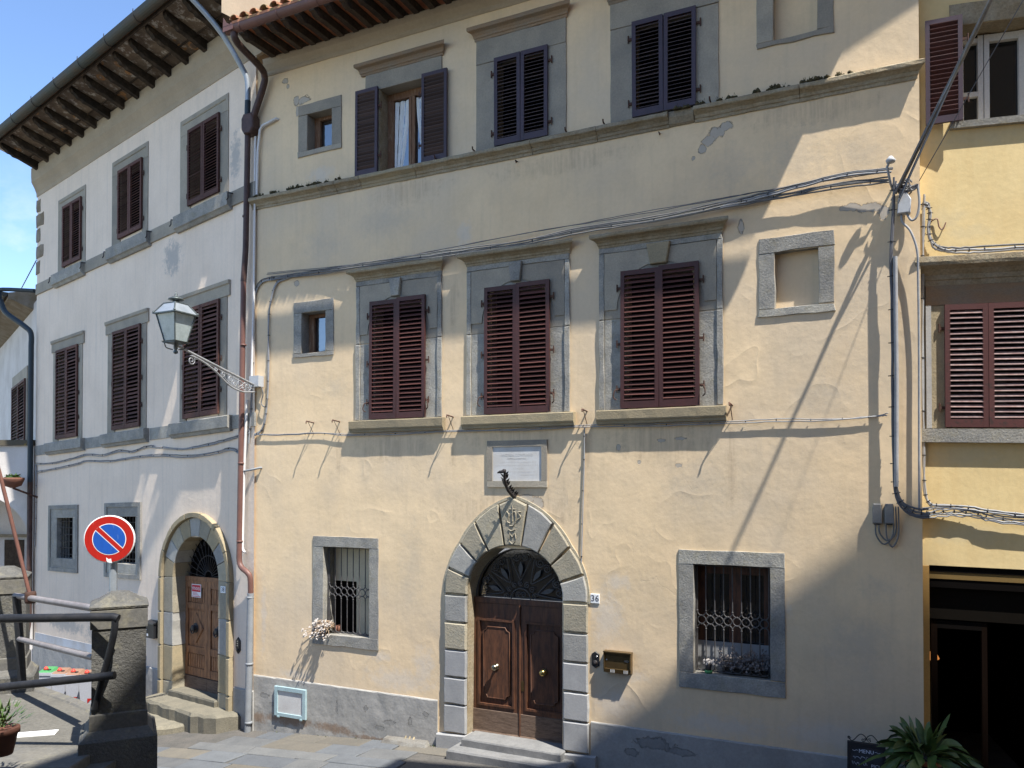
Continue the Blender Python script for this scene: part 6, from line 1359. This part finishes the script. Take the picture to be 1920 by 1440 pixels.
# ------------------------------------------------------------------ menu board and plant by the shop
mb = root('menu_board', 'black chalk menu board with scrolled iron top in front of the shop', 'menu board', M, (10.40, .5, g(10.4)))
def tilt(u, t, s_, o0=.62):   # point on the leaning face: u across, t height fraction, s_ outward offset
    return (u, o0 - .20 * t + s_, g(10.4) + .98 * t)
bu0, bu1 = 10.17, 10.60
b = MB()
for (a, e, t0, t1) in ((bu0, bu0 + .035, 0, 1), (bu1 - .035, bu1, 0, 1), (bu0 + .035, bu1 - .035, .955, 1), (bu0 + .035, bu1 - .035, .1, .145)):
    v = [tilt(x, t, s_) for s_ in (0, .025) for (x, t) in ((a, t0), (e, t0), (e, t1), (a, t1))]
    b.add(v, [(3, 2, 1, 0), (4, 5, 6, 7), (0, 1, 5, 4), (1, 2, 6, 5), (2, 3, 7, 6), (3, 0, 4, 7)])
b.make('frame', black, M, mb)
v = [tilt(x, t, s_) for s_ in (0.002, .012) for (x, t) in ((bu0 + .03, .12), (bu1 - .03, .12), (bu1 - .03, .97), (bu0 + .03, .97))]
MB().add(v, [(3, 2, 1, 0), (4, 5, 6, 7), (0, 1, 5, 4), (1, 2, 6, 5), (2, 3, 7, 6), (3, 0, 4, 7)]).make('slate', board, M, mb)
v = [(x, .42 - .20 * (t - 1) * 1.0 - .012 - .0, g(10.4) + .98 * t) if t == 1 else (x, .20, g(10.4)) for (x, t) in ((bu0, 0), (bu1, 0), (bu1, 1), (bu0, 1))]
MB().add([(x, o - q, z) for q in (0, .02) for (x, o, z) in v], [(3, 2, 1, 0), (4, 5, 6, 7), (0, 1, 5, 4), (1, 2, 6, 5), (2, 3, 7, 6), (3, 0, 4, 7)]).make('rear_leg', black, M, mb)
zt = g(10.4) + .985; mu = (bu0 + bu1) / 2
for s_ in (-1, 1):
    MB().tube(bez([(mu + s_ * .20, .42, zt + .05), (mu + s_ * .185, .42, zt + .02), (mu + s_ * .15, .42, zt + .01), (mu + s_ * .07, .42, zt + .095), (mu + s_ * .015, .42, zt + .075), (mu, .42, zt + .03)], 6), .006, 5).tube(spiral(mu + s_ * .195, zt + .045, .42, .022, 1.2, 0, s_), .005, 5).tube(spiral(mu + s_ * .035, zt + .03, .42, .026, 1.3, 1, s_), .005, 5).make('scroll', iron, M, mb)
def chalktext(s, size, t, du=0):
    p = tilt(mu + du, t, .0285); o = text('lettering', s, size, M, p, mb, chalk, .0002); o.rotation_euler.x = math.radians(90 - 11.5); return o
chalktext('MENU', .062, .905)
for s_ in (-1, 1): MB().tube(bez([tilt(mu + s_ * (.095 + .012 * i), .905 + .006 * math.sin(i * 1.4), .014) for i in range(6)], 3), .0022, 4).make('chalk_flourish', chalk, M, mb)
chalktext('PICI', .055, .745, .10)
for j, (t, a, e) in enumerate(((.825, -.15, .03), (.755, -.16, .02), (.67, -.17, .16), (.585, -.17, .14), (.50, -.14, .15))):
    u = mu + a; ps = []
    while u < mu + e: ps.append(tilt(u, t + rnd(.022), .0135)); u += .012
    MB().tube(ps, .0022, 4).make('chalk_scribble', chalk, M, mb)
pp_ = root('potted_aspidistra', 'leafy green plant in a dark tall pot with an orange rim by the shop door', 'potted plant', M, (11.03, .5, g(11)))
pzc = 1.36; po_ = .42
MB().lathe((11.02, po_, g(11)), [(.15, 0), (.20, .6), (.215, pzc - g(11) - .04)], 20).make('pot', potd, M, pp_)
MB().lathe((11.02, po_, pzc - .045), [(.218, 0), (.225, .01), (.225, .05), (.205, .055), (.20, .02)], 20).make('rim', terra, M, pp_)
MB().lathe((11.02, po_, pzc - .05), [(.2, 0), (.2, .072)], 14).make('soil', potd, M, pp_)
for k in range(105):
    a = random.random() * 2 * math.pi; ln2 = random.uniform(.30, .70); el = random.uniform(.2, 1.4); w0 = random.uniform(.032, .058)
    base = Vector((11.02 + .12 * math.cos(a) * random.random(), po_ + .12 * math.sin(a) * random.random(), pzc)); d = Vector((math.cos(a + rnd(.3)), math.sin(a + rnd(.3)) * .8, 0)); b = MB(); v = []
    n = 8; dr = random.uniform(.25, .95) * (1.8 - el) * .8; tw = rnd(1.3); bend = rnd(.55)
    for i in range(n + 1):
        t = i / n; dd = (d + Vector((-d.y, d.x, 0)) * bend * t).normalized()
        c_ = base + dd * (ln2 * t * math.cos(el) + .12 * t * t * dr) + Vector((0, 0, ln2 * (t * math.sin(el) - dr * t ** 2.4)))
        if c_.y < .03: c_.y = .03
        ww = w0 * (.10 if t < .28 else max(.02, math.sin(math.pi * min(1, (t - .22) / .78)) ** .8))
        sd = Vector((-dd.y, dd.x, 0)); sd = (sd * math.cos(tw * t) + Vector((0, 0, 1)) * math.sin(tw * t))
        v += [c_ - sd * ww + Vector((0, 0, rnd(.004))), c_ + Vector((0, 0, -ww * .30)), c_ + sd * ww + Vector((0, 0, rnd(.004)))]
    b.add(v, [(i * 3 + q, i * 3 + q + 1, (i + 1) * 3 + q + 1, (i + 1) * 3 + q) for i in range(n) for q in range(2)], True)
    b.make('leaf', leafy if random.random() < .1 else leafm, M, pp_, recalc=False)

# weeds and grit where the walls meet the paving
b = MB()
for k in range(46):
    u = random.choice((random.uniform(.1, 4.0), random.uniform(-1.2, .0), random.uniform(2.8, 4.1))); o0 = .05 + abs(random.gauss(0, .03)) + (.0 if u > 0 else -.235 * u * .2)
    for q in range(4):
        a = rnd(3.1); h = random.uniform(.015, .05); b.add([(u + rnd(.012), o0 + rnd(.01), g(u)), (u + .006 + rnd(.01), o0, g(u)), (u + .03 * math.cos(a), o0 + .02 * abs(math.sin(a)), g(u) + h)], [(0, 1, 2)])
b.make('wall_foot_weeds', leafy, M, None, kind='stuff')
b = MB()
for k in range(260):
    u = random.uniform(-.5, 4.1); o0 = .04 + abs(random.gauss(0, .12)); r = random.uniform(.003, .009); z = g(u) + .012
    b.add([(u - r, o0, z), (u + r, o0 - r, z), (u + r * .5, o0 + r, z), (u, o0, z + r)], [(0, 1, 3), (1, 2, 3), (2, 0, 3)])
b.make('grit', rubble, M, None, kind='stuff')
